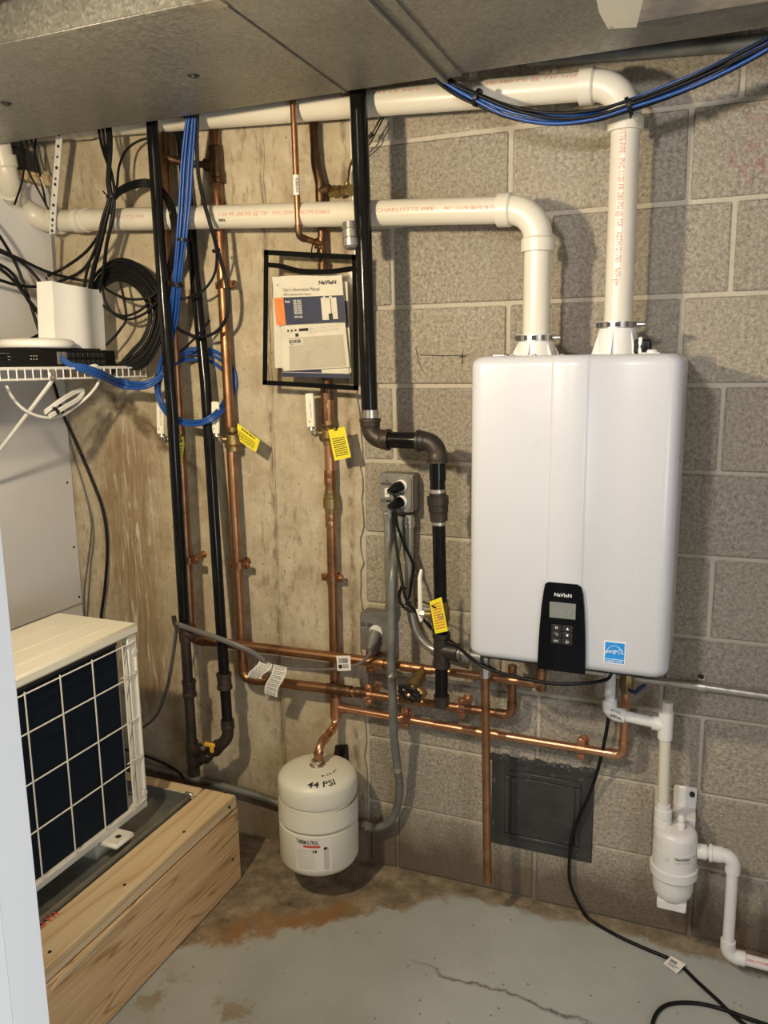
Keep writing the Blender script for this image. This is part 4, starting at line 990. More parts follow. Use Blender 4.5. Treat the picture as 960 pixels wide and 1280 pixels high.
for z in (HZ[1] + .012, HZ[3] + .012):
    obj('wire_loop', MB().tube([(UX + .007, cy1 - .01, z), (UX + .007, UY1 - .020, z), (UX + .005, UY1 - .015, z - .004), (UX + .004, UY1 - .018, z - .009)], .0017, 7), M['unit_white'], ou)
for yv, xb in ((cy1 + .001, .008), (-.568, .006), (-.673, .006), (-.778, .006), (-.883, .006), (-.988, .006), (-1.093, .006)):
    obj('guard_wire', MB().tube([(UX + xb, yv, HZ[0] + .006), (UX + xb, yv, HZ[-1] - .008)], .0019, 7), M['unit_white'], ou)
for yv in (UY1 - .045, UY1 - .03):
    obj('side_wire', MB().tube([(UB + .02, UY1 - .002, .33 + (yv - UY1 + .045) * 20), (UX - .02, UY1 - .002, .33 + (yv - UY1 + .045) * 20)], .0017, 6), M['unit_white'], ou)
for xv in (-1.44, -1.52, -1.58): obj('side_wire', MB().tube([(xv, UY1 - .002, UZ0 + .02), (xv, UY1 - .002, UZ1 - .03)], .0017, 6), M['unit_white'], ou)
for yc in (-.545, -1.08):
    f_ = obj('mounting_foot', MB().box((UX - .02, yc - .036, .287), (UX + .048, yc + .036, .302), bev=.006).box((UX - .26, yc - .036, .247), (UX - .02, yc + .036, .302)), M['unit_white'], ou)
    obj('bolt_hole', MB().cyl((UX + .024, yc, .3015), (UX + .024, yc, .3028), .0075, n=14), M['ink'], f_)

# ------------------------------------------------------------------ condensate drain and neutraliser
PW = .0133
dr = thing('drain_pipe', 'white drain pipe from heater underside through a tee to the neutraliser', 'pipe', (-.03, -.11, .42))
j0, j1, j2 = Vector((-0.197, -0.12, 0.733)), Vector((-0.194, -0.12, 0.641)), Vector((-0.065, -0.105, 0.624))
run(dr, [j0 + Vector((0, 0, .06)), j1, j2], PW, M['pvc_white'], M['pvc_white'], R=.020, rc=1.3, cl=.018, n=18, fr=1.28)
j3 = Vector((-0.06, -0.105, 0.392))
tee(dr, j2, (0, 0, 1), (-1, .01, .03), PW, M['pvc_white'], .034, .03, 1.3)
obj('pipe', MB().cyl(j2, j3 - Vector((0, 0, .01)), PW, n=18), M['pvc'], dr); obj('stub', MB().cyl(j2, (-0.063, -0.105, 0.683), PW, n=18), M['paper_grey'], dr, label='greyish pipe stub standing out of the tee')
pr_ = MB(); text_mb(pr_, '3/4 IN', (-0.19, -0.138, 0.655), (1, 0, -.25), (.1, 0, 1), .009, width=.022); obj('printed_text', pr_, M['ink'], dr, ang=0); pr_ = MB(); text_mb(pr_, 'ASTM D2466', (-0.19, -0.138, 0.641), (1, 0, -.25), (.1, 0, 1), .008, width=.025, bold=.02); obj('printed_text', pr_, M['ink'], dr, ang=0)
nt = thing('neutralizer', 'white plastic condensate neutraliser cartridge on a wall bracket', 'filter', (-.03, -.11, .16))
NX, NY = -.0285, -.112
def nl_(name, prof, n=36): return obj(name, MB().lathe((NX, NY, 0), (0, 0, 1), prof, n), M['pvc_white'], nt, ang=50)
nl_('lid', [(.322, .0505), (.352, .0505), (.358, .049), (.366, .045), (.370, .034), (.371, .002)])
nl_('upper_body', [(.268, .0515), (.324, .0515)])
nl_('collar', [(.250, .050), (.250, .0555), (.272, .0555), (.274, .052)])
nl_('bowl', [(.178, .002), (.180, .022), (.187, .036), (.20, .0445), (.215, .047), (.252, .0475)])
obj('foot', MB().box((NX - .034, NY - .034, .165), (NX + .034, NY + .034, .190), bev=.003), M['pvc_white'], nt)
obj('inlet_socket', MB().lathe((j3.x, j3.y, .362), (0, 0, 1), [(0, .021), (.020, .021), (.021, .0185), (.024, .0185), (.025, .0205), (.045, .0205), (.047, .017), (.060, .0165)], 22), M['pvc_white'], nt)
bk = obj('wall_bracket', MB().box((NX - .012, -.012, .335), (NX + .043, -.002, .425), bev=.003).box((NX - .012, -.07, .345), (NX + .043, -.002, .372), bev=.003), M['pvc_white'], nt)
obj('screw', MB().cyl((NX + .032, -.018, .410), (NX + .032, -.011, .410), .0065, n=12), M['ink'], bk)
obj('latch', MB().box((NX + .002, NY - .01, .366), (NX + .020, NY + .012, .385), bev=.004).lathe((NX + .011, NY + .012, .366), (0, 0, 1), [(0, .009), (.026, .009), (.031, .006)], 14), M['pvc_white'], nt)
def ntext(s, a0, z, size, wd, m):
    vs_, fs = text_raw(s, .012); x0_ = min(v.x for v in vs_); x1_ = max(v.x for v in vs_); sx = wd / (x1_ - x0_); r_ = .0521
    obj('lettering', MB().add([(NX + r_ * math.cos(a0 + (v.x - x0_) * sx / r_), NY + r_ * math.sin(a0 + (v.x - x0_) * sx / r_), z + v.y * size) for v in vs_], fs), m, nt, ang=0)
ntext('Neutralizer', -1.52, .312, .011, .037, M['ink']); ntext('Condensate cartridge', -1.52, .304, .006, .036, M['ink_pale']); ntext('=', -.60, .312, .012, .006, M['ink_grey']); ntext('O', -1.95, .306, .012, .009, M['ink_pale'])
do = thing('drain_pipe', 'white drain pipe leaving the neutraliser rightwards and down to the floor', 'pipe', (.05, -.1, .05))
oz = .318
o0 = Vector((NX + .05, NY, oz)); o1 = Vector((0.102, -0.112, 0.321)); o2 = Vector((0.104, -0.112, 0.06)); o3 = Vector((0.237, -0.112, 0.056)); o3 = o3 + (o3 - o2) * ((.985 - o3.x) / (o3.x - o2.x))
run(do, [o0, o1, o2, o3], PW, M['pvc_white'], M['pvc_white'], R=.022, rc=1.3, cl=.018, n=18, fr=1.28)
dd = (o1 - o0).normalized()
obj('union', MB().lathe(o0 + dd * .0, dd, [(0, .018), (.022, .018), (.023, .0145), (.026, .0145), (.027, .021), (.034, .021), (.035, .019), (.056, .019)], 8 * 3), M['pvc_white'], do)
text_cyl(do, 'CHARLOTTE PIPE 3/4', (0.143, -0.112, 0.061), (o3 - o2), (0, -1, .6), (0, .6, 1), PW, .009, M['ink_red'], width=.06)
# ------------------------------------------------------------------ electrical boxes and conduits
def steel_box(root, c, hw, hh, dep):
    x, z = c
    obj('body', MB().box((x - hw, -dep + .004, z - hh), (x + hw, -.002, z + hh), bev=.004), M['box_steel'], root)
    k = .010; P_ = [(x - hw + k, z + hh), (x + hw - k, z + hh), (x + hw, z + hh - k), (x + hw, z - hh + k), (x + hw - k, z - hh), (x - hw + k, z - hh), (x - hw, z - hh + k), (x - hw, z + hh - k)]
    cv = MB().prism([(a, -dep - .004, b) for a, b in P_], (0, .008, 0))
    cv2 = [(x + (a - x) * .93, -dep - .0075, z + (b - z) * .93) for a, b in P_]; cv.prism(cv2, (0, .005, 0))
    cover = obj('cover', cv, M['box_steel'], root, ang=20)
    s = MB()
    for sx in (-1, 1):
        for sz in (-1, 1): s.cyl((x + sx * (hw - .004), -dep - .001, z + sz * (hh - .004)), (x + sx * (hw - .004), -dep + .004, z + sz * (hh - .004)), .0038, n=8)
    parts('screw', s, M['steel'], root)
    return cover
def socket_(root, c, y, r=.0165):
    o = obj('outlet', MB().lathe((c[0], y, c[1]), (0, -1, 0), [(0, r), (.004, r), (.0045, r - .002)], 22), M['white'], root); return o
UBX, UBZ = ((-0.769, -0.06, 1.144)[0], (-0.769, -0.06, 1.144)[2])
eb = thing('electrical_box', 'upper square steel box on the blocks, with switch and two black plugs', 'electrical box', (UBX, 0, UBZ))
cv = steel_box(eb, (UBX, UBZ), .0470, .0505, .052); yb = -.0595
for dz in (.020, -.022): socket_(cv, (UBX + .017, UBZ + dz), yb)
tg = MB().box((UBX - .030, yb - .004, UBZ - .012), (UBX - .016, yb + .001, UBZ + .012), bev=.001); tg.box((UBX - .027, yb - .011, UBZ - .001), (UBX - .019, yb - .003, UBZ + .007), bev=.001)
obj('toggle_switch', tg, M['white'], cv)
s = MB()
for dx, dz in ((-.023, .031), (-.023, -.033), (.017, .043), (.017, -.044)): s.lathe((UBX + dx, yb, UBZ + dz), (0, -1, 0), [(0, .004), (.002, .003)], 10)
parts('screw', s, M['steel'], cv)
hw_ = MB(); text_mb(hw_, 'WHARE', (UBX - .042, yb, UBZ + .019), (1, 0, 0), (0, 0, 1), .012, width=.032, bold=.025, lift=.001); obj('handwriting', hw_, M['ink'], cv, ang=0); hw_ = MB(); text_mb(hw_, 'COMB.', (UBX - .042, yb, UBZ - .026), (1, 0, 0), (0, 0, 1), .012, width=.033, bold=.025, lift=.001)
obj('handwriting', hw_, M['ink'], cv, ang=0)
LBX, LBZ = ((-0.838, -0.056, 0.748)[0], (-0.838, -0.056, 0.748)[2])
eb2 = thing('electrical_box', 'square steel outlet box on the block wall, lower of two, with one grey plug', 'electrical box', (LBX, 0, LBZ))
cv = steel_box(eb2, (LBX, LBZ), .0440, .0545, .048); yb2 = -.0555
socket_(cv, (LBX + .006, LBZ + .004), yb2, .019)
obj('screw', MB().lathe((LBX + .006, yb2, LBZ + .032), (0, -1, 0), [(0, .004), (.002, .003)], 10), M['steel'], cv)
text(cv, 'handwriting', '21-23', (LBX - .040, yb2, LBZ + .017), (1, 0, 0), (0, 0, 1), .013, M['ink'], width=.034, bold=.03, lift=.001)
zt_ = UBZ - .048
def conduit(name, label, pts, r, m, conns=()):
    P_ = crom(pts, 7); c = P_[len(P_) // 2]; t = thing(name, label, 'conduit', (pts[-1][0], pts[-1][1], pts[-1][2]))
    obj('conduit', MB().tube(P_, r, 14), m, t)
    for p, a, L in conns: obj('connector', MB().lathe(Vector(p) - Vector(a).normalized() * L / 2, a, [(0, r * 1.25), (L * .3, r * 1.25), (L * .32, r * 1.4), (L * .5, r * 1.4), (L * .52, r * 1.25), (L, r * 1.25)], 14).cyl(Vector(p), Vector(p) + Vector((0, -r * 1.9, 0)), .003, n=8), M['steel'], t)
    return t
xc1 = (-0.804, -0.028, 1.041)[0]
conduit('steel_conduit', 'straight steel conduit joining the upper outlet box to the lower one', [(xc1, -.028, UBZ - .045), (xc1, -.028, LBZ + .16), (xc1 + .004, -.028, LBZ + .045)], .0115, M['emt'], [((xc1, -.028, UBZ - .062), (0, 0, 1), .03), ((xc1 + .004, -.028, LBZ + .068), (0, 0, 1), .03)])
cdt = conduit('steel_conduit', 'grey conduit bent over the copper pipes, then left along the wall foot', [(-0.766, -0.03, 1.077), (-0.769, -0.035, 1.027), (-0.767, -0.07, 0.982), (-0.76, -0.112, 0.927), (-0.759, -0.122, 0.825), (-0.761, -0.122, 0.675), (-0.76, -0.118, 0.588), (-0.764, -0.1, 0.47), (-0.765, -0.075, 0.367), (-0.767, -0.055, 0.296), (-0.782, -0.04, 0.222), (-0.807, -0.035, 0.171), (-0.845, -0.035, 0.145), (-0.884, -0.035, 0.142), (-1.034, -0.035, 0.136), (-1.255, -0.035, 0.164), (-1.461, -0.035, 0.174), (-1.668, -0.035, 0.181), (-1.948, -0.035, 0.197)], .0118, M['emt_grey'], [((-0.876, -0.035, 0.141), (1, 0, -.06), .03)])
obj('conduit_strap', MB().ring((-0.766, -0.073, 0.359), (0, -.25, 1), .0135, .0115, .014, 16), M['steel'], cdt)
obj('conduit_strap', MB().ring((-0.761, -0.122, 0.657), (0, 0, 1), .0135, .0115, .014, 16).box(Vector((-0.76, -0.138, 0.657)) - Vector((.004, .004, .006)), Vector((-0.76, -0.138, 0.657)) + Vector((.004, .004, .006)), bev=.001), M['steel'], cdt)
conduit('steel_conduit', 'steel conduit dropping from the upper outlet box and curving right behind the gas pipe', [(-0.741, -0.03, 1.083), (-0.742, -0.03, 0.979), (-0.744, -0.03, 0.881), (-0.739, -0.032, 0.818), (-0.724, -0.036, 0.766), (-0.698, -0.04, 0.732), (-0.668, -0.04, 0.715), (-0.595, -0.04, 0.702)], .0115, M['emt'], [((-0.741, -0.03, 1.063), (0, 0, 1), .03)])
er = conduit('steel_conduit', 'long shiny steel conduit level along the wall, to the right of the heater', [(-0.333, -0.016, 0.703), (-0.134, -0.016, 0.698), (-0.063, -0.016, 0.696), (0.006, -0.016, 0.697), (0.157, -0.016, 0.695), (0.371, -0.016, 0.694), (0.611, -0.016, 0.693)], .0095, M['steel'])
obj('conduit_strap', MB().box(Vector((0.009, -0.004, 0.707)) - Vector((.009, .004, .018)), Vector((0.009, -0.004, 0.707)) + Vector((.009, .003, .016)), bev=.002).ring(Vector((0.01, -0.016, 0.697)) - Vector((.009, 0, 0)), (1, 0, 0), .0125, .0095, .018, 16), M['steel'], er)
obj('screw', MB().lathe((0.008, -0.009, 0.719), (0, -1, 0), [(0, .0065), (.004, .005)], 10), M['ink'], er)
ws = thing('wall_strip', 'narrow white strip on the wall behind the thick gas pipe', 'strip', (-.89, -.02, 1.8))
obj('strip', MB().prism([Vector(p) for p in [(-0.9, -0.02, 2.12), (-0.891, -0.02, 2.119), (-0.885, -0.02, 1.762), (-0.894, -0.02, 1.763)]], (0, .014, 0)), M['white'], ws)
sn = thing('sensor_wire', 'thin dark sensor wire curving down behind the gas pipe to a brass fitting', 'wire', Vector((-0.901, -0.04, 1.938)))
cable(sn, 'wire', [(-0.784, -0.05, 2.103), (-0.815, -0.05, 2.059), (-0.846, -0.05, 2.018), (-0.878, -0.047, 1.995), (-0.894, -0.044, 1.971), (-0.901, -0.04, 1.936)], .0022, M['copper_dark'])
cable(sn, 'wire', [(-0.778, -0.05, 2.103), (-0.809, -0.05, 2.055), (-0.839, -0.05, 2.013), (-0.877, -0.045, 1.99), (-0.892, -0.042, 1.969), (-0.898, -0.04, 1.937)], .002, M['rubber'])
obj('grommet', MB().cyl((-0.824, -0.05, 2.045), (-0.833, -0.05, 2.035), .005, n=10), M['rubber'], sn)

def plug(root, a, b, r, m, name='plug'):
    a, b = Vector(a), Vector(b); d = (b - a).normalized(); L = (b - a).length
    return obj(name, MB().lathe(a, d, [(0, r), (L * .45, r), (L * .75, r * .62), (L, r * .42)], 16), m, root)
# two black appliance cords from the upper box
s1, s2 = Vector((UBX + .017, yb - .004, UBZ + .020)), Vector((UBX + .017, yb - .004, UBZ - .022))
pc = thing('power_cord', 'black power cord from the top socket, hanging down past the gas cock to the heater', 'cord', s1)
plug(pc, s1, s1 + Vector((-.022, -.034, -.010)), .014, M['rubber'])
cable(pc, 'cord', [s1 + Vector((-.022, -.034, -.010))] + [(-0.754, -0.1, 1.139), (-0.764, -0.09, 1.088), (-0.755, -0.1, 1.026), (-0.729, -0.135, 0.957), (-0.715, -0.15, 0.913), (-0.704, -0.15, 0.878), (-0.682, -0.145, 0.851), (-0.656, -0.14, 0.824), (-0.63, -0.14, 0.801), (-0.593, -0.14, 0.782), (-0.559, -0.14, 0.763), (-0.529, -0.14, 0.737), (-0.469, -0.15, 0.723)], .0042, M['rubber'])
for p, a in (((-0.715, -0.15, 0.911), (.2, 0, -1)), ((-0.702, -0.15, 0.874), (.6, 0, -1))): tie(pc, p, a, .009, M['black'])
cable(pc, 'cord_loop', [(-0.718, -0.148, 0.919), (-0.728, -0.145, 0.895), (-0.726, -0.145, 0.874), (-0.713, -0.145, 0.858), (-0.691, -0.145, 0.85)], .0042, M['rubber'])
cable(pc, 'tie_tail', [(-0.682, -0.15, 0.886), (-0.661, -0.16, 0.885), (-0.636, -0.19, 0.892), (-0.616, -0.205, 0.89), (-0.608, -0.205, 0.887)], .0022, M['black'])
pc2 = thing('power_cord', 'black power cord from the bottom socket of the upper box, slanting right behind conduit', 'cord', s2)
plug(pc2, s2, s2 + Vector((-.022, -.034, -.010)), .014, M['rubber'])
cable(pc2, 'cord', [s2 + Vector((-.022, -.034, -.010))] + [(-0.755, -0.1, 1.101), (-0.752, -0.09, 1.061), (-0.742, -0.07, 1.01), (-0.728, -0.055, 0.968), (-0.723, -0.05, 0.946), (-0.729, -0.045, 0.913), (-0.735, -0.05, 0.862), (-0.725, -0.1, 0.862)], .0038, M['rubber'])
# grey cord from the lower box to the left
s3 = Vector((LBX + .006, yb2 - .004, LBZ + .004))
gc = thing('power_cord', 'grey power cord from the lower box, looped over the black iron tee', 'cord', s3)
plug(gc, s3, s3 + Vector((-.006, -.034, -.040)), .0165, M['grey_plastic'])
cable(gc, 'cord', [s3 + Vector((-.006, -.034, -.038))] + [(-0.821, -0.125, 0.716), (-0.84, -0.125, 0.691), (-0.876, -0.125, 0.67), (-0.924, -0.125, 0.657), (-0.999, -0.125, 0.644), (-1.07, -0.125, 0.638), (-1.128, -0.13, 0.645), (-1.162, -0.15, 0.672), (-1.204, -0.165, 0.7), (-1.281, -0.168, 0.718), (-1.348, -0.168, 0.729), (-1.394, -0.168, 0.741), (-1.421, -0.165, 0.747)], [.0042] * 1 and .0042, M['cord_grey'])
fl = MB().tube(crom([(-1.143, -0.14, 0.657), (-1.172, -0.155, 0.684), (-1.223, -0.168, 0.706), (-1.293, -0.17, 0.722), (-1.36, -0.17, 0.734), (-1.405, -0.168, 0.742)], 6), .0078, 10, flat=.5); obj('flat_lead', fl, M['cord_grey'], gc)
fl = MB().tube(crom([(-1.416, -0.165, 0.745), (-1.437, -0.15, 0.686), (-1.469, -0.13, 0.605), (-1.508, -0.11, 0.51), (-1.56, -0.09, 0.421), (-1.613, -0.07, 0.366), (-1.691, -0.05, 0.308)], 6), .0072, 10, flat=.65); obj('flat_lead', fl, M['cord_grey'], gc)
obj('lead_end', MB().tube([(-1.426, -0.165, 0.766), (-1.421, -0.166, 0.742), (-1.411, -0.162, 0.718)], .007, 8), M['iron'], gc)
# black cord below the heater and down to the floor
uc = thing('power_cord', 'black cable slung along the underside of the heater', 'cord', Vector((-0.493, -0.27, 0.774)))
cable(uc, 'cord', [(-0.582, -0.19, 0.798), (-0.554, -0.2, 0.792), (-0.507, -0.25, 0.787), (-0.466, -0.27, 0.776), (-0.401, -0.27, 0.763), (-0.308, -0.27, 0.758), (-0.238, -0.26, 0.764), (-0.195, -0.22, 0.763), (-0.19, -0.15, 0.753)], .0042, M['rubber'])
fc = thing('power_cord', 'long black cord falling past the tarred panel and looping on the floor', 'cord', Vector((-0.291, -0.025, 0.153)))
cable(fc, 'cord', [(-0.193, -0.1, 0.728), (-0.196, -0.085, 0.649), (-0.205, -0.08, 0.561), (-0.221, -0.05, 0.468), (-0.243, -0.03, 0.375), (-0.27, -0.025, 0.298), (-0.287, -0.024, 0.236), (-0.292, -0.024, 0.164), (-0.287, -0.028, 0.096)] + [(-.255, -.035, .035), *[(-0.231, -0.03, 0.005), (-0.16, -0.066, 0.005), (-0.093, -0.088, 0.005), (-0.011, -0.113, 0.005), (0.042, -0.164, 0.005), (0.085, -0.206, 0.005), (0.132, -0.253, 0.005), (0.233, -0.315, 0.005), (0.302, -0.244, 0.005), (0.23, -0.247, 0.006), (0.148, -0.249, 0.013), (0.099, -0.232, 0.006), (0.039, -0.234, 0.005), (-0.017, -0.258, 0.005), (-0.044, -0.297, 0.005), (-0.052, -0.358, 0.005), (-0.043, -0.445, 0.005)]], .0046, M['rubber'], n=9)

# ------------------------------------------------------------------ hanging tags
def px_card(name, pts, th, m, parent): return obj(name, MB().prism([Vector(p) for p in pts], (0, th, 0)), m, parent, ang=20)
def tagcard(label, poly, q, cat='tag', mat='yellow', group='yellow warning tags', rows_=7, ink='ink', head=True, v0=.30, tie_=None, name='warning_tag'):
    c = sum((Vector(p) for p in poly), Vector()) / len(poly)
    t = thing(name, label, cat, c, group)
    card_ = px_card('card', poly, .0007, M[mat], t)
    b = MB()
    lines(b, q, .14, v0, .9, .92, rows_, .42)
    obj('printed_text', b, M[ink], card_, ang=0)
    if head:
        hb = MB(); lines(hb, q, .2, .10, .85, .24, 1, .7); obj('heading', hb, M['ink'], card_, ang=0)
    if tie_: obj('cable_tie', MB().tube(crom(tie_, 5), .0018, 6), M['black'], t)
    return t
tagcard('yellow card tag slanting out to the right of the second copper valve', [(-1.23, -0.085, 1.323), (-1.16, -0.085, 1.277), (-1.175, -0.085, 1.243), (-1.225, -0.085, 1.272), (-1.232, -0.085, 1.31)], [(-1.23, -0.085, 1.323), (-1.16, -0.085, 1.277), (-1.175, -0.085, 1.243), (-1.242, -0.085, 1.283)], rows_=6, v0=.38, tie_=[(-1.28, -0.062, 1.293), (-1.257, -0.07, 1.29), (-1.229, -0.084, 1.303)])
tagcard('yellow card tag hanging on the copper valve beneath the document pouch', [(-0.955, -0.075, 1.308), (-0.906, -0.075, 1.318), (-0.889, -0.075, 1.237), (-0.938, -0.075, 1.226)], [(-0.955, -0.075, 1.308), (-0.906, -0.075, 1.318), (-0.889, -0.075, 1.237), (-0.938, -0.075, 1.226)], rows_=9, head=False, tie_=[(-0.982, -0.05, 1.313), (-0.96, -0.06, 1.306), (-0.93, -0.078, 1.31), (-0.931, -0.07, 1.316)])
tagcard('yellow card tag seen edgewise beside the leftmost black iron pipe', [(-1.428, -0.098, 1.278), (-1.413, -0.085, 1.283), (-1.412, -0.085, 1.258), (-1.424, -0.09, 1.198), (-1.43, -0.1, 1.203)], [(-1.428, -0.098, 1.278), (-1.413, -0.085, 1.283), (-1.422, -0.09, 1.198), (-1.43, -0.1, 1.203)], rows_=6, tie_=[(-1.437, -0.08, 1.292), (-1.425, -0.09, 1.281), (-1.418, -0.092, 1.275)])
t4_ = tagcard('yellow card tag with red print tied to the gas pipe beside the heater', [(-0.625, -0.205, 0.901), (-0.594, -0.205, 0.916), (-0.579, -0.2, 0.829), (-0.612, -0.2, 0.818)], [(-0.625, -0.205, 0.901), (-0.594, -0.205, 0.916), (-0.579, -0.2, 0.829), (-0.612, -0.2, 0.818)], rows_=10, head=False, ink='ink_red', v0=.12)
qd = [(-0.625, -0.205, 0.901), (-0.594, -0.205, 0.916), (-0.579, -0.2, 0.829), (-0.612, -0.2, 0.818)]
obj('emblem', MB().tube([on_card(qd, .68 + .17 * math.cos(2 * PI * k / 16), .52 + .075 * math.sin(2 * PI * k / 16)) + Vector((0, -.001, 0)) for k in range(17)], .0009, 5), M['ink_grey'], t4_)
def curl_tag(name, label, q, bow, n=7):
    TL, TR, BR, BL = [Vector(p) for p in q]; vs_ = []; fs = []
    for i in range(n + 1):
        v = i / n
        d = Vector((0, -bow * math.sin(PI * v), 0)) + (TR - TL) * (.10 * math.sin(2 * PI * v))
        vs_ += [TL * (1 - v) + BL * v + d, TR * (1 - v) + BR * v + d]
    k = len(vs_); vs_ += [p + Vector((0, .0006, 0)) for p in vs_]
    for i in range(n):
        a = 2 * i; fs += [(a, a + 1, a + 3, a + 2), (k + a, k + a + 2, k + a + 3, k + a + 1), (a, a + 2, k + a + 2, k + a), (a + 1, k + a + 1, k + a + 3, a + 3)]
    fs += [(0, k, k + 1, 1), (2 * n, 2 * n + 1, k + 2 * n + 1, k + 2 * n)]
    t = thing(name, label, 'tag', (TL + BR) / 2, 'white cord tags')
    c = obj('card', MB().add(vs_, fs), M['paper'], t, ang=60)
    b = MB()
    for i in range(n):
        a = 2 * i; qq = [vs_[a], vs_[a + 1], vs_[a + 3], vs_[a + 2]]
        for (v0, v1) in ((.12, .34), (.55, .78)):
            u = .12
            while u < .85:
                e = u + random.uniform(.06, .26); patch(b, qq, u, v0, min(e, .9), v1, .0008); u = e + .04
    obj('printed_text', b, M['ink_grey'], c, ang=0)
    return t
curl_tag('cord_tag', 'white paper tag on the grey cord, the left one bending sideways', [(-1.159, -0.135, 0.658), (-1.119, -0.135, 0.647), (-1.154, -0.14, 0.6), (-1.2, -0.14, 0.599)], .006)
curl_tag('cord_tag', 'white paper tag on the grey cord, the right and longer one hanging down', [(-1.115, -0.135, 0.648), (-1.072, -0.135, 0.644), (-1.104, -0.14, 0.553), (-1.145, -0.14, 0.558)], .006)
bt = thing('cord_tag', 'white barcode sticker folded round the grey cord near the lower box', 'tag', Vector((-0.899, -0.132, 0.679)), 'white cord tags')
q = [(-0.919, -0.132, 0.697), (-0.877, -0.132, 0.703), (-0.876, -0.132, 0.661), (-0.917, -0.132, 0.654)]
c = card('card', q, .0012, M['paper'], bt); b = MB(); u = .16
while u < .80:
    e = u + random.choice((.02, .03, .05)); patch(b, q, u, .16, e, .48); u = e + random.choice((.02, .03))
patch(b, q, .12, .58, .38, .84); lines(b, q, .44, .58, .86, .86, 3, .55); obj('barcode', b, M['ink'], c, ang=0)
ft = thing('cord_tag', 'white paper tag on the black cord lying on the floor', 'tag', Vector((-0.014, -0.129, 0.012)), 'white cord tags')
q = [(-0.023, -0.104, 0.013), (0.012, -0.122, 0.013), (-0.007, -0.153, 0.006), (-0.04, -0.129, 0.006)]
c = obj('card', MB().prism([Vector(p) for p in q], (0, 0, -.0008)), M['paper'], ft, ang=20); b = MB()
TL, TR, BR, BL = [Vector(p) for p in q]
for (u0, u1, v0, v1) in ((.15, .6, .25, .5), (.2, .85, .6, .68), (.2, .7, .75, .83)): b.add([on_card(q, u, v) + Vector((0, 0, .001)) for u, v in ((u0, v0), (u1, v0), (u1, v1), (u0, v1))], [(0, 1, 2, 3)])
obj('printed_text', b, M['ink_grey'], c, ang=0)['kind'] = 'stuff'

# ------------------------------------------------------------------ document pouch with papers
dpch = thing('document_pouch', 'clear vinyl document pouch with black edging hung on the copper pipes', 'pouch', Vector((-0.999, -0.07, 1.597)))
YA, YB_ = -.092, -.060
bq = [(-1.112, -0.092, 1.772), (-0.859, -0.092, 1.745), (-0.861, -0.092, 1.42), (-1.131, -0.092, 1.435)]
bqb = [(p[0], YB_, p[2]) for p in bq]
def band_(mb, a, b, w_, th=.004):
    a, b = Vector(a), Vector(b); d = (b - a).normalized(); nrm = d.cross(Vector((0, 1, 0))).normalized() * w_ / 2
    mb.prism([a - nrm - d * w_ / 2 + Vector((0, -th / 2, 0)), b - nrm + d * w_ / 2 + Vector((0, -th / 2, 0)), b + nrm + d * w_ / 2 + Vector((0, -th / 2, 0)), a + nrm - d * w_ / 2 + Vector((0, -th / 2, 0))], (0, th, 0))
for i, nm in enumerate(('top_edging', 'side_edging', 'bottom_edging', 'side_edging')):
    e = MB(); a, b = Vector(bq[i]), Vector(bq[(i + 1) % 4]); a.y = b.y = -.0965; band_(e, a, b, .0125, .003); obj(nm, e, M['binding'], dpch, ang=20)
obj('mouth_edging', MB().tube(crom([(-1.111, -0.095, 1.741), (-1.065, -0.101, 1.734), (-1.015, -0.108, 1.72), (-0.972, -0.11, 1.715), (-0.918, -0.106, 1.713), (-0.858, -0.095, 1.719)], 5), .0062, 8, flat=.3), M['binding'], dpch)
q = [(-1.113, -0.092, 1.737), (-0.86, -0.092, 1.716), (-0.866, -0.082, 1.42), (-1.137, -0.082, 1.435)]
n_ = 10; vs_ = []; fs = []
for i in range(n_ + 1):
    for j in range(n_ + 1):
        p = on_card(q, i / n_, j / n_); p.y -= .012 * math.sin(PI * i / n_) * (1 - j / n_) + .003 * math.sin(5 * i / n_ + 3 * j / n_); vs_.append(p)
for i in range(n_):
    for j in range(n_): a = i * (n_ + 1) + j; fs.append((a, a + 1, a + n_ + 2, a + n_ + 1))
obj('front_sheet', MB().add(vs_, fs), M['film'], dpch, ang=80)
obj('back_sheet', MB().add(bqb, [(0, 1, 2, 3)]), M['film'], dpch, ang=0)
obj('hook_wire', MB().tube(crom([(-0.974, -0.075, 1.801), (-0.981, -0.085, 1.784), (-0.989, -0.08, 1.762)], 4), .0018, 6).tube(crom([(-0.975, -0.05, 1.78), (-0.975, -0.07, 1.77), (-0.973, -0.08, 1.753)], 4), .0018, 6), M['black'], dpch)
obj('eyelet', MB().lathe((-0.983, -0.082, 1.753), (0, -1, 0), [(0, .006), (.002, .006)], 12), M['black'], dpch)

def sheet(label, px, y, th, mat, cat='booklet', name='booklet', tilt=0.0):
    q = px; c = (Vector(q[0]) + Vector(q[2])) / 2
    t = thing(name, label, cat, c); o = obj('pages', MB().prism([Vector(p) for p in q], (0, th, 0)), mat, t, ang=20); return t, o
ta, oa = sheet("white user's manual with navy and orange band, frontmost in the pouch", [(-1.105, -0.083, 1.711), (-0.902, -0.083, 1.707), (-0.893, -0.083, 1.587), (-1.096, -0.083, 1.585)], -.083, .003, M['paper'])
q = [(-1.105, -0.083, 1.711), (-0.902, -0.083, 1.707), (-0.893, -0.083, 1.587), (-1.096, -0.083, 1.585)]
obj('navy_band', patch(MB(), q, .14, .43, 1, .995), M['navy'], ta, ang=0); obj('orange_band', patch(MB(), q, 0, .43, .14, .995), M['orange'], ta, ang=0)
b = MB(); R1 = Vector(q[1]) - Vector(q[0]); U1 = Vector(q[0]) - Vector(q[3])
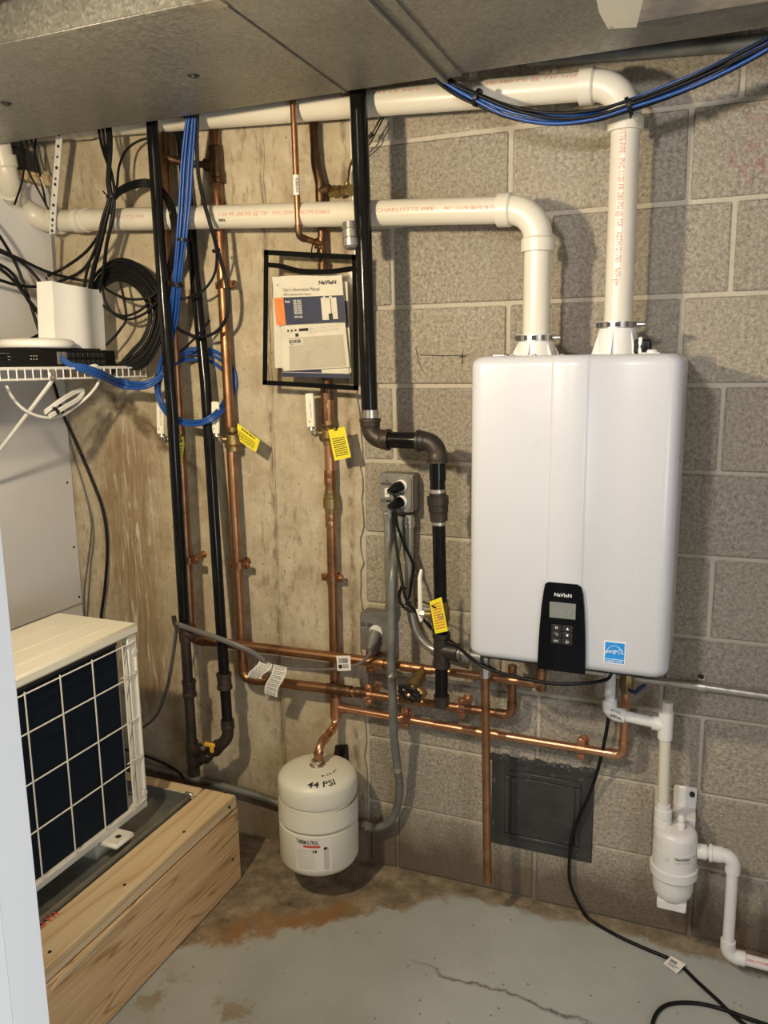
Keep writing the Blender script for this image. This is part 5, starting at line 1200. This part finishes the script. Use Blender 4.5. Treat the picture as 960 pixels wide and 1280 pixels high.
text_mb(b, 'NaVIeN', on_card(q, .67, .19), R1, U1, .014, width=.050, bold=.03, lift=.0012); obj('maker_mark', b, M['ink'], ta, ang=0)
b = MB(); text_mb(b, "User's Information Manual", on_card(q, .15, .31), R1, U1, .014, width=.106, lift=.0012); text_mb(b, 'NPE Condensing Water Heaters', on_card(q, .15, .395), R1, U1, .009, width=.080, lift=.0012); obj('title', b, M['ink_grey'], ta, ang=0)
b = MB(); text_mb(b, 'Model', on_card(q, .16, .54), R1, U1, .009, width=.014, bold=.02, lift=.0014)
for k, tx in enumerate(('NPE-180A2', 'NPE-210A2', 'NPE-240A2', 'NPE-150S2', 'NPE-180S2', 'NPE-240S2', 'NPE-210S2')): text_mb(b, tx, on_card(q, .28, .53 + k * .05 + (.03 if k == 6 else 0)), R1, U1, .0075, width=.024, bold=.02, lift=.0014)
obj('model_list', b, M['ink_white'], ta, ang=0)
b = MB(); patch(b, q, .68, .47, .81, .93, .0012); patch(b, q, .82, .47, .90, .92, .0012); patch(b, q, .71, .44, .75, .48, .0012); patch(b, q, .80, .44, .84, .48, .0012); obj('heater_picture', b, M['paper'], ta, ang=0)
obj('picture_panel', patch(MB(), q, .775, .80, .83, .93, .0018), M['ink'], ta, ang=0)
b = MB(); b.lathe(Vector(on_card(q, .07, .17)) + Vector((0, -.0002, 0)), (0, -1, 0), [(0, .003), (.0006, .003)], 10); obj('punch_hole', b, M['ink_pale'], ta)
tb_, ob = sheet('white printed instruction sheet with barcode, lower front of the pouch', [(-1.081, -0.079, 1.584), (-0.897, -0.079, 1.591), (-0.886, -0.079, 1.473), (-1.083, -0.079, 1.465)], -.079, .0015, M['paper'], 'sheet', 'printed_sheet')
q = [(-1.081, -0.079, 1.584), (-0.897, -0.079, 1.591), (-0.886, -0.079, 1.473), (-1.083, -0.079, 1.465)]
obj('grey_box', patch(MB(), q, .10, .28, .95, .98), M['paper_grey'], tb_, ang=0)
b = MB(); lines(b, q, .12, .42, .92, .96, 12, .3, .0012); lines(b, q, .44, .06, .93, .22, 4, .3, .001); obj('printed_text', b, M['ink_pale'], tb_, ang=0)
obj('barcode_label', patch(MB(), q, .09, .31, .33, .45, .0012), M['paper'], tb_, ang=0)
b = MB(); u = .11
while u < .30:
    e = u + random.choice((.008, .014)); patch(b, q, u, .325, e, .40, .0018); u = e + .008
patch(b, q, .27, .09, .42, .15, .001); patch(b, q, .21, .19, .26, .26, .001)
for k in range(3): patch(b, q, .08 + .06 * k, .10, .11 + .06 * k, .14, .001)
obj('barcode', b, M['ink'], tb_, ang=0)
tc_, oc = sheet('white booklet with a navy foot, standing behind the instruction sheet', [(-1.086, -0.073, 1.713), (-0.909, -0.073, 1.71), (-0.89, -0.073, 1.444), (-1.09, -0.073, 1.45)], -.073, .004, M['paper'])
q = [(-1.086, -0.073, 1.713), (-0.909, -0.073, 1.71), (-0.89, -0.073, 1.444), (-1.09, -0.073, 1.45)]; obj('navy_foot', patch(MB(), q, 0, .955, 1, 1.0), M['navy'], tc_, ang=0); obj('navy_foot', patch(MB(), q, 0, .92, .6, .95), M['navy'], tc_, ang=0)
td_, od = sheet('white booklet with navy edge peeking out at the right of the pouch', [(-0.925, -0.069, 1.691), (-0.893, -0.069, 1.69), (-0.887, -0.069, 1.459), (-0.931, -0.069, 1.459)], -.069, .003, M['paper'])
q = [(-0.925, -0.069, 1.691), (-0.893, -0.069, 1.69), (-0.887, -0.069, 1.459), (-0.931, -0.069, 1.459)]; obj('navy_band', patch(MB(), q, .1, .21, 1, .50), M['navy'], td_, ang=0)
te_, oe = sheet('translucent white punched sleeve at the left edge of the pouch', [(-1.115, -0.066, 1.709), (-0.972, -0.066, 1.708), (-0.974, -0.066, 1.476), (-1.115, -0.066, 1.473)], -.066, .001, M['white'], 'sleeve', 'paper_sleeve')

# ------------------------------------------------------------------ wire shelf with network gear
SX, SY, SZ0, SZ1 = -1.562, -.045, 1.4535, 1.479
sh = thing('wire_shelf', 'white coated wire shelf on the left wall carrying the network gear', 'shelf', (-1.75, -.4, SZ0))
for z in (SZ0, SZ1): obj('front_rail', MB().tube([(SX, SY, z), (SX, -1.2, z)], .003, 8), M['white'], sh)
obj('end_rail', MB().tube([(SX, SY, SZ1), (-1.905, SY, SZ1)], .003, 8), M['white'], sh); obj('back_rail', MB().tube([(-1.90, SY, SZ1), (-1.90, -1.2, SZ1)], .003, 8), M['white'], sh)
yy = SY - .004
while yy > -1.2:
    obj('deck_wire', MB().tube([(-1.903, yy, SZ1 + .003), (SX - .004, yy, SZ1 + .003), (SX + .002, yy, SZ1 - .001), (SX + .002, yy, SZ0 - .002)], .0017, 6), M['white'], sh); yy -= .0254
yb_ = (-1.562, -0.417, 1.435)[1]
bc = obj('brace', MB().tube([(SX + .001, yb_, SZ0 + .006), (SX - .006, yb_, SZ0 - .010), (-1.89, yb_, SZ0 - .30), (-1.905, yb_, SZ0 - .32)], .0072, 10, flat=.6), M['white'], sh)
obj('brace_clip', MB().box((SX - .004, yb_ - .010, SZ0 - .004), (SX + .004, yb_ + .012, SZ0 + .022), bev=.002), M['steel'], sh)
ns = thing('network_switch', 'black rack network switch lying on the wire shelf', 'network switch', (-1.70, -.4, SZ1))
GX, GZ0, GZ1 = -1.590, SZ1 + .005, SZ1 + .049; gy0, gy1 = -.72, (-1.59, -0.141, 1.488)[1]
obj('chassis', MB().box((-1.83, gy0, GZ0), (GX, gy1, GZ1), bev=.002), M['black'], ns)
zc = (GZ0 + GZ1) / 2
for k in range(10):
    yk = (-1.59, -0.357, 1.489)[1] + .0185 * k
    if yk > gy1 - .02: break
    for zz in (zc + .009, zc - .010):
        obj('port', MB().box((GX - .001, yk - .0075, zz - .007), (GX + .0012, yk + .0075, zz + .006), bev=.0008), M['grey_plastic'] if zz > zc and k < 1 else M['button'], ns)
for k in range(2):
    yk = (-1.59, -0.357, 1.489)[1] + .0185 * k
ld = MB(); lines(ld, [(GX + .0006, -.62, GZ1 - .008), (GX + .0006, -.50, GZ1 - .008), (GX + .0006, -.50, GZ0 + .008), (GX + .0006, -.62, GZ0 + .008)], .1, .1, .9, .9, 3, .2); 
for k in range(6): ld.box((GX, -.455 + .009 * (k % 3), zc - .004 + .008 * (k // 3)), (GX + .001, -.451 + .009 * (k % 3), zc - .002 + .008 * (k // 3)))
obj('panel_marking', ld, M['ink_pale'], ns, ang=0)
pc_ = MB(); 
for k in range(2): pc_.box((GX - .001, (-1.59, -0.357, 1.489)[1] - .008 + .018 * k, zc - .016), (GX + .004, (-1.59, -0.357, 1.489)[1] + .006 + .018 * k, zc + .016), bev=.001)
parts('port_frame', pc_, M['grey_plastic'], ns)
rt = thing('router', 'white upright router tower with a slanting top standing on the black switch', 'router', (-1.65, -.27, GZ1))
qf = [(-1.635, -0.311, 1.707), (-1.635, -0.119, 1.699), (-1.635, -0.123, 1.511), (-1.635, -0.318, 1.51)]; n_ = 14; vs_ = []; fs = []
for i in range(n_ + 1):
    u = i / n_; bu = .026 * math.exp(-((u - .46) / .26) ** 2) - .004
    tp0 = Vector(qf[0]) * (1 - u) + Vector(qf[1]) * u; bt0 = Vector(qf[3]) * (1 - u) + Vector(qf[2]) * u; bt0.z = GZ1 + .002
    tp0.z -= .006 * math.sin(PI * u)
    for p, dx in ((bt0, bu), (tp0, bu * .8), (tp0, -.055 + bu * .2), (bt0, -.060 + bu * .2)): vs_.append((p.x + dx, p.y, p.z))
for i in range(n_):
    for k in range(4): k2 = (k + 1) % 4; fs.append((4 * i + k, 4 * i + 4 + k, 4 * i + 4 + k2, 4 * i + k2))
fs += [(0, 1, 2, 3), (4 * n_ + 3, 4 * n_ + 2, 4 * n_ + 1, 4 * n_)]
obj('housing', MB().add(vs_, fs), M['white'], rt, ang=40)
vt = MB()
for k in range(18): vt.box((-1.655, -.345 + .0095 * k, GZ1), (-1.610, -.340 + .0095 * k, GZ1 + .005))
obj('foot_grille', vt, M['ink'], rt, ang=0)['kind'] = 'stuff'
wa = thing('access_point', 'flat white disc-shaped wireless unit lying on the black switch', 'access point', (-1.665, -.45, GZ1))
ya, yb0 = (-1.665, -0.455, 1.522)[1], (-1.665, -0.259, 1.524)[1]; rr_ = (yb0 - ya) / 2
obj('housing', MB().lathe((-1.665, (ya + yb0) / 2, GZ1 + .001), (0, 0, 1), [(0, rr_ * .5), (.003, rr_ * .93), (.006, rr_ * .99), (.014, rr_), (.021, rr_ * .97), (.026, rr_ * .86), (.028, rr_ * .6), (.0285, rr_ * .1)], 40), M['white'], wa, ang=60)
wcord = thing('white_cord', 'white cord hanging in a tied loop under the wire shelf', 'cord', Vector((-1.6, -0.376, 1.357)))
cable(wcord, 'cord', [(-1.585, -0.221, 1.466), (-1.575, -0.236, 1.44), (-1.6, -0.245, 1.408), (-1.62, -0.279, 1.377), (-1.62, -0.341, 1.354), (-1.63, -0.395, 1.355), (-1.64, -0.442, 1.377), (-1.65, -0.467, 1.41), (-1.66, -0.472, 1.438)], .0042, M['cord_white'])
for a in (0, .006): cable(wcord, 'cord_loop', [(p[0], p[1], p[2] + a) for p in [(-1.62, -0.393, 1.364), (-1.61, -0.347, 1.391), (-1.61, -0.286, 1.414), (-1.61, -0.258, 1.415), (-1.61, -0.279, 1.394), (-1.61, -0.335, 1.373), (-1.61, -0.388, 1.353)]], .0042, M['cord_white'])
tie(wcord, (-1.61, -0.367, 1.369), (0, 1, .6), .012, M['black'])
cable(wcord, 'cord', [(-1.583, -0.256, 1.484), (-1.575, -0.24, 1.486), (-1.578, -0.225, 1.475), (-1.58, -0.229, 1.449)], .0042, M['cord_white'])

# ------------------------------------------------------------------ blue network cables
def cable_set(root, path, n, spread, r, mat, seed, tw=1.5, k=5, start=0):
    P_ = crom(path, k)
    for i in range(n):
        ph = 2 * PI * i / max(1, n - 1); sp = 0 if i == n - 1 and n > 4 else spread
        obj('cable', MB().tube(offs(P_, sp, ph, tw, seed + i), r, 7), M[mat], root, ang=60)
nb_ = thing('cable_bundle', 'blue network cable bundle hanging, coiled by black pipes and plugged in the switch', 'cables', Vector((-1.285, -0.16, 2.11)))
for i in range(9):
    rs = 1 + random.uniform(-.10, .07); ex = random.uniform(-3, 3)
    main = [(-1.269, -0.17, 2.125), (-1.281, -0.165, 2.08), (-1.3, -0.16, 1.996), (-1.316, -0.155, 1.91), (-1.337, -0.15, 1.811), (-1.37, -0.135, 1.707), (-1.406, -0.11, 1.619), (-1.441, -0.1, 1.532), (-1.467, -0.1, 1.473)]
    an = 2 * PI * i / 8; so = .0145 if i < 8 else 0
    mp = []
    for k, p in enumerate(main):
        f = (.75, .95, 1.1, 1.1, .95, .75, 1.0, .75, .7)[k]; mp.append(Vector(p) + Vector((math.cos(an) * so * f, math.sin(an) * so * f * .7, 0)))
    coil = []
    for (px_, py_, yd) in ((197, 490, -.098), (206, 512, -.098), (224, 526, -.100), (246, 529, -.100), (269, 521, -.085), (286, 503, -.025), (294, 480, -.013), (289, 457, -.012), (270, 441, -.014), (246, 436, -.018), (222, 445, -.055), (207, 462, -.095)): coil.append((px_, py_, yd))
    W = {(197, 490): (-1.485, -0.098, 1.409), (206, 512): (-1.463, -0.098, 1.359), (224, 526): (-1.414, -0.1, 1.328), (246, 529): (-1.355, -0.1, 1.322), (269, 521): (-1.303, -0.085, 1.34), (286, 503): (-1.294, -0.025, 1.377), (294, 480): (-1.278, -0.013, 1.429), (289, 457): (-1.289, -0.012, 1.481), (270, 441): (-1.337, -0.014, 1.518), (246, 436): (-1.399, -0.018, 1.531), (222, 445): (-1.44, -0.055, 1.511), (207, 462): (-1.454, -0.095, 1.472)}
    ctr = Vector((-1.379, -0.06, 1.424)); cp_ = []
    for k, (a, b, yd) in enumerate(coil):
        p = Vector(W[(a, b)]); up_ = 1 if 5 <= k <= 10 else .35
        s_ = 1 + (rs - 1) * 2.2 * up_; s_ = min(s_, 1.04)
        if k in (6, 7, 8, 9): s_ -= .06 * (i % 4) * (1 if k > 6 else .4)
        cp_.append(Vector((ctr.x + (p.x - ctr.x) * s_, p.y + .004 * math.sin(an) * (0 if 5 <= k <= 9 else 1), ctr.z + (p.z - ctr.z) * s_ + random.uniform(-.003, .003))))
    br_ = []
    for k, p in enumerate(((-1.469, -0.115, 1.446), (-1.503, -0.14, 1.429), (-1.573, -0.15, 1.436), (-1.535, -0.27, 1.462), (-1.548, -0.314, 1.478), (-1.568, -0.338, 1.486), (GX + .004, (-1.59, -0.357, 1.489)[1], zc))):
        f = (.7, .8, 1, .9, .8, .6, .5)[k]; br_.append(Vector(p) + Vector((math.sin(an) * so * f * .6, 0, math.cos(an) * so * f * .75)))
    ln = obj('cable', MB().tube(crom(mp + cp_ + br_, 5), .0033, 7), M['blue'], nb_, ang=60)
for p, a, r in (((-1.273, -0.168, 2.105), (.1, 0, 1), .0155), ((-1.333, -0.15, 1.811), (.12, 0, 1), .0155), ((-1.371, -0.135, 1.703), (.15, -.1, 1), .0155), ((-1.369, -0.135, 1.697), (.15, -.1, 1), .0155), ((-1.473, -0.108, 1.446), (1, -.2, -.1), .014)): tie(nb_, p, a, r, M['black'], .007)
obj('duct_hook', MB().box(Vector((-1.274, -0.185, 2.106)) - Vector((.02, .006, .004)), Vector((-1.274, -0.185, 2.106)) + Vector((.024, .02, .012)), bev=.002), M['black'], nb_)
ov = thing('cable_bundle', 'sagging bundle of blue and black cables across the upper right wall', 'cables', Vector((-0.332, -0.215, 1.976)))
path = [(-0.623, -0.24, 2.117), (-0.591, -0.225, 2.09), (-0.554, -0.215, 2.065), (-0.505, -0.21, 2.039), (-0.435, -0.21, 2.005), (-0.349, -0.21, 1.981), (-0.267, -0.212, 1.976), (-0.196, -0.212, 1.987), (-0.127, -0.215, 2.001), (-0.054, -0.225, 2.02), (0.015, -0.24, 2.042), (0.074, -0.26, 2.063), (0.177, -0.28, 2.11)]
P_ = crom(path, 6)
for i in range(8):
    obj('cable', MB().tube(offs(P_, .0125 if i < 7 else 0, 2 * PI * i / 7 + 2.2, .9, i), .0034, 7), M['blue'] if i in (0, 1, 2, 5, 7) else M['rubber'], ov, ang=60)
for p, a in (((-0.511, -0.21, 2.043), (1, 0, -.4)), ((-0.194, -0.212, 1.987), (1, 0, .35))): tie(ov, p, a, .0185, M['black'], .008)
obj('tie_tail', MB().tube([(-0.192, -0.228, 1.982), (-0.186, -0.225, 1.972), (-0.19, -0.215, 1.963)], .002, 6), M['black'], ov)

# ------------------------------------------------------------------ black cables
kb = thing('cable_bundle', 'black cables dropping from the duct, tied over the lower vent pipe behind the router', 'cables', Vector((-1.551, -0.16, 1.932)))
for i, (x0_, y0_) in enumerate(((121, 150), (127, 150), (133, 150), (137, 150), (141, 150))):
    pts = [Vector(p) for p in (((-1.587, -0.15, 2.158), (-1.571, -0.15, 2.156), (-1.558, -0.15, 2.155), (-1.553, -0.15, 2.154), (-1.547, -0.15, 2.154))[i], ((-1.579, -0.15, 2.076), (-1.568, -0.15, 2.075), (-1.557, -0.15, 2.074), (-1.548, -0.155, 2.072), (-1.542, -0.155, 2.071))[i])]
    a = 2 * PI * i / 5; o_ = Vector((math.cos(a) * .008, math.sin(a) * .008, 0))
    pts += [Vector(p) + o_ for p in [(-1.549, -0.16, 1.98), (-1.548, -0.16, 1.934)]] + [Vector(p) + o_ * 1.8 for p in [(-1.567, -0.16, 1.878), (-1.596, -0.155, 1.817)]] + [Vector(p) + o_ * 3 for p in [(-1.634, -0.14, 1.757), (-1.664, -0.13, 1.693), (-1.692, -0.12, 1.617)]]
    cable(kb, 'cable', pts, .0042, M['rubber'])
tie(kb, (-1.548, -0.16, 1.936), (.05, 0, 1), .0155, M['black'], .008)
cable(kb, 'tie_tail', [(-1.545, -0.17, 1.934), (-1.56, -0.17, 1.942), (-1.572, -0.165, 1.952)], .002, M['black'])
cable(kb, 'cable', [(-1.485, -0.06, 2.104), (-1.514, -0.08, 2.092), (-1.538, -0.1, 2.067), (-1.541, -0.13, 2.02), (-1.534, -0.155, 1.959), (-1.542, -0.165, 1.927), (-1.553, -0.165, 1.89)], .0034, M['rubber'])
for i in range(4):
    o_ = Vector((0, -.003 + .002 * (i % 2), .0055 * (i - 1.5))); g_ = 1
    pts = [Vector(p) + o_ for p in [(-1.557, -0.162, 1.904), (-1.544, -0.155, 1.935), (-1.527, -0.13, 1.961), (-1.499, -0.09, 1.98), (-1.459, -0.08, 1.97)]] + [Vector(p) + Vector((.007 * (i - 1.5), -.002 * i, 0)) for p in [(-1.405, -0.1, 1.922), (-1.373, -0.124, 1.858), (-1.377, -0.124, 1.797), (-1.42, -0.1, 1.738), (-1.46, -0.08, 1.695), (-1.484, -0.075, 1.645)]]
    cable(kb, 'cable', pts, .0038, M['rubber'])
bk_ = thing('cable_coil', 'thick coil of black cable between the router and the leftmost black pipe', 'cables', Vector((-1.541, -0.09, 1.735)))
for i in range(11):
    s_ = 1 + .042 * (i - 5); c_ = Vector((-1.607, -0.09, 1.615)); j_ = random.uniform(-.006, .006)
    pts = []
    for k, p in enumerate([(-1.684, -0.115, 1.68), (-1.658, -0.1, 1.729), (-1.601, -0.09, 1.755), (-1.543, -0.08, 1.736), (-1.501, -0.075, 1.688), (-1.486, -0.075, 1.621), (-1.509, -0.085, 1.55), (-1.552, -0.1, 1.501), (-1.602, -0.125, 1.472)]):
        p = Vector(p); pts.append(Vector((c_.x + (p.x - c_.x) * s_, p.y + j_ + .002 * (i % 3), c_.z + (p.z - c_.z) * s_)))
    pts[-1] = Vector((-1.621, -0.13, 1.472)) + Vector((0, .004 * (i % 3), -.012 + .003 * i))
    cable(bk_, 'cable', pts, .0040, M['rubber'])
for px_ in ([(-1.652, -0.12, 1.722), (-1.6, -0.125, 1.689), (-1.544, -0.12, 1.669), (-1.493, -0.1, 1.673), (-1.466, -0.09, 1.694)], [(-1.634, -0.12, 1.737), (-1.629, -0.125, 1.677), (-1.604, -0.12, 1.632), (-1.562, -0.11, 1.615), (-1.513, -0.1, 1.629), (-1.475, -0.09, 1.659)], [(-1.647, -0.12, 1.66), (-1.586, -0.115, 1.625), (-1.535, -0.1, 1.635), (-1.491, -0.09, 1.667)], [(-1.692, -0.13, 1.525), (-1.659, -0.12, 1.534), (-1.628, -0.105, 1.561), (-1.601, -0.1, 1.588), (-1.584, -0.09, 1.626), (-1.598, -0.09, 1.727)]): cable(bk_, 'cable', px_, .0038, M['rubber'])
rb_ = thing('cable_loop', 'two black cables looping right of the blue bundle in front of the copper pipe', 'cables', Vector((-1.239, -0.1, 1.645)))
for i in range(2):
    o_ = Vector((.009 * i, -.003 * i, 0))
    cable(rb_, 'cable', [Vector(p) + o_ * .6 for p in [(-1.262, -0.16, 2.117), (-1.272, -0.155, 2.052), (-1.276, -0.15, 1.976), (-1.265, -0.15, 1.91), (-1.247, -0.15, 1.845), (-1.246, -0.12, 1.779)]] + [Vector(p) + o_ * (1 - i * .4) for p in [(-1.242, -0.1, 1.719), (-1.237, -0.098, 1.662), (-1.247, -0.095, 1.608), (-1.284, -0.092, 1.573), (-1.333, -0.095, 1.561), (-1.386, -0.1, 1.575), (-1.421, -0.095, 1.598)]], .0036, M['rubber'])
cable(rb_, 'cable', [(-1.248, -0.13, 1.808), (-1.249, -0.12, 1.773), (-1.272, -0.1, 1.726), (-1.308, -0.1, 1.686), (-1.354, -0.1, 1.669), (-1.384, -0.11, 1.663)], .0036, M['rubber'])
cable(rb_, 'cable', [(-1.295, -0.1, 1.605), (-1.334, -0.1, 1.567), (-1.371, -0.095, 1.542), (-1.403, -0.09, 1.521)], .0032, M['rubber'])
tie(rb_, (-1.247, -0.125, 1.782), (.3, 0, -1), .011, M['black'])
lm = thing('cable_tangle', 'loose black cables crossing the drywall above the shelf at the left edge', 'cables', Vector((-1.8, -0.219, 1.703)))
for px_ in ([(-1.8, -0.361, 1.874), (-1.8, -0.315, 1.829), (-1.8, -0.269, 1.763), (-1.79, -0.25, 1.69), (-1.78, -0.235, 1.61), (-1.76, -0.236, 1.548), (-1.74, -0.251, 1.512)], [(-1.81, -0.36, 1.811), (-1.81, -0.31, 1.797), (-1.8, -0.253, 1.778), (-1.78, -0.174, 1.75), (-1.74, -0.109, 1.734), (-1.7, -0.079, 1.726)],
            [(-1.79, -0.384, 1.761), (-1.79, -0.333, 1.754), (-1.79, -0.288, 1.729), (-1.78, -0.25, 1.657), (-1.76, -0.211, 1.604), (-1.74, -0.195, 1.559)], [(-1.8, -0.38, 1.721), (-1.8, -0.329, 1.715), (-1.79, -0.271, 1.705), (-1.77, -0.204, 1.708), (-1.74, -0.157, 1.728), (-1.72, -0.112, 1.753), (-1.658, -0.14, 1.777), (-1.613, -0.155, 1.812), (-1.582, -0.162, 1.847)],
            [(-1.78, -0.389, 1.793), (-1.78, -0.318, 1.782), (-1.77, -0.27, 1.761), (-1.75, -0.238, 1.717), (-1.74, -0.213, 1.662), (-1.74, -0.212, 1.623), (-1.75, -0.232, 1.587), (-1.76, -0.281, 1.56), (-1.77, -0.337, 1.542), (-1.78, -0.422, 1.524)], [(-1.77, -0.353, 1.742), (-1.77, -0.309, 1.712), (-1.76, -0.274, 1.665), (-1.75, -0.235, 1.618), (-1.74, -0.198, 1.579)],
            [(-1.77, -0.186, 1.738), (-1.75, -0.142, 1.763), (-1.679, -0.14, 1.796), (-1.623, -0.155, 1.825), (-1.586, -0.162, 1.858)]): cable(lm, 'cable', px_, .0044, M['rubber'])
tw_ = thing('cable_tangle', 'thin dark wires trailing from the black box at the upper left corner', 'cables', Vector((-1.84, -0.137, 2.064)))
for px_ in ([(-1.84, -0.181, 2.128), (-1.84, -0.165, 2.075), (-1.84, -0.179, 2.002), (-1.84, -0.216, 1.93)], [(-1.84, -0.17, 2.1), (-1.83, -0.17, 2.039), (-1.81, -0.153, 1.977), (-1.8, -0.13, 1.928)], [(-1.83, -0.15, 2.135), (-1.83, -0.133, 2.081), (-1.82, -0.13, 2.017), (-1.8, -0.138, 1.935)], [(-1.85, -0.145, 2.138), (-1.85, -0.136, 2.087), (-1.85, -0.12, 2.047)], [(-1.84, -0.114, 2.134), (-1.84, -0.126, 2.077), (-1.84, -0.124, 2.046)]): cable(tw_, 'cable', px_, .0030, M['rubber'])
obj('wire_label', MB().tube([(-1.815, -0.135, 2.017), (-1.81, -0.13, 1.994), (-1.81, -0.123, 1.982), (-1.81, -0.13, 1.968)], .004, 6, flat=.4), M['paper_grey'], tw_)
bb = thing('junction_box', 'black box mounted above the drywall at the upper left corner', 'box', Vector((-1.88, -0.159, 2.085)))
qb = [(-1.87, -0.213, 2.093), (-1.87, -0.127, 2.1), (-1.87, -0.124, 2.044), (-1.87, -0.221, 2.027)]
obj('housing', MB().prism([Vector(p) for p in qb], (-.06, 0, 0)), M['black'], bb); obj('lid', MB().prism([Vector(p) + Vector((.003, 0, 0)) for p in [(-1.87, -0.208, 2.088), (-1.87, -0.133, 2.094), (-1.87, -0.13, 2.049), (-1.87, -0.214, 2.034)]], (-.004, 0, 0)), M['button'], bb)
lc = thing('wall_cable', 'thick black cable hanging from the shelf down the concrete behind the outdoor unit', 'cables', Vector((-1.772, -0.03, 0.927)))
cable(lc, 'cable', [(-1.844, -0.14, 1.477), (-1.863, -0.1, 1.428), (-1.883, -0.05, 1.333), (-1.858, -0.035, 1.25), (-1.814, -0.028, 1.136), (-1.778, -0.026, 1.03), (-1.773, -0.026, 0.913), (-1.795, -0.026, 0.779), (-1.822, -0.026, 0.668), (-1.856, -0.026, 0.456)], .0050, M['rubber'])
for px_ in ([(-1.927, -0.012, 1.406), (-1.91, -0.012, 1.292), (-1.888, -0.012, 1.19), (-1.859, -0.012, 1.088), (-1.843, -0.012, 0.984), (-1.868, -0.012, 0.863), (-1.896, -0.012, 0.752), (-1.907, -0.012, 0.612)], [(-1.936, -0.01, 1.431), (-1.91, -0.01, 1.254), (-1.865, -0.01, 1.113), (-1.837, -0.01, 0.971), (-1.863, -0.01, 0.836), (-1.893, -0.01, 0.669)]): cable(lc, 'wire', px_, .0022, M['cord_grey'])
fw = thing('wall_cable', 'thin black cable along the wall foot behind the timber platform', 'cables', Vector((-1.579, -0.06, 0.221)))
cable(fw, 'cable', [(-1.861, -0.05, 0.251), (-1.725, -0.055, 0.24), (-1.621, -0.065, 0.236), (-1.546, -0.075, 0.227), (-1.493, -0.09, 0.217), (-1.463, -0.1, 0.195)], .0042, M['rubber'])

# perforated hanger strap round the lower vent pipe
hs = thing('hanger_strap', 'perforated galvanised strap hanging the lower vent pipe from above', 'strap', Vector((-1.781, -0.125, 1.953)))
top_, mid_, bot_ = Vector((-1.707, -0.16, 2.139)), Vector((-1.792, -0.121, 1.929)), Vector((-1.812, -0.112, 1.865))
rw = .011; path = [top_, (top_ + mid_) / 2 + Vector((0, 0, 0)), mid_, bot_]
sb_ = MB()
P_ = crom(path, 8)
for i in range(len(P_) - 1):
    a, b = P_[i], P_[i + 1]
    sb_.prism([a + Vector((-rw, 0, 0)), a + Vector((rw, 0, 0)), b + Vector((rw, 0, 0)), b + Vector((-rw, 0, 0))], (0, .0012, 0))
obj('strap', sb_, M['bright_zinc'], hs, ang=0)
hl = MB()
for k in range(13):
    t_ = k / 12.6 + .02; p = P_[min(int(t_ * (len(P_) - 1)), len(P_) - 1)]
    hl.lathe(p + Vector((0, -.0004, 0)), (0, -1, 0), [(0, .0034 if k % 2 else .0046), (.0006, .0034 if k % 2 else .0046)], 10)
parts('punched_hole', hl, M['ink'], hs)
obj('strap', MB().prism([Vector(p) for p in [(-1.817, -0.112, 1.864), (-1.805, -0.112, 1.863), (-1.868, -0.05, 1.708), (-1.88, -0.05, 1.709)]], (0, .0012, 0)), M['galv_pan'], hs, ang=0)

# pencil and marker lines on the blocks
mk = MB()
mk.tube([(-0.719, -0.002, 1.502), (-0.642, -0.002, 1.499), (-0.583, -0.002, 1.5)], .0009, 5); mk.tube([(-0.604, -0.002, 1.506), (-0.604, -0.002, 1.478)], .0013, 5); mk.tube([(-0.612, -0.002, 1.496), (-0.593, -0.002, 1.496)], .0013, 5)
mk.tube([(-0.731, -0.002, 1.522), (-0.728, -0.002, 1.508), (-0.723, -0.002, 1.485), (-0.712, -0.002, 1.461)], .0009, 5)
obj('marker_line', mk, M['ink'], wall_back, ang=0)
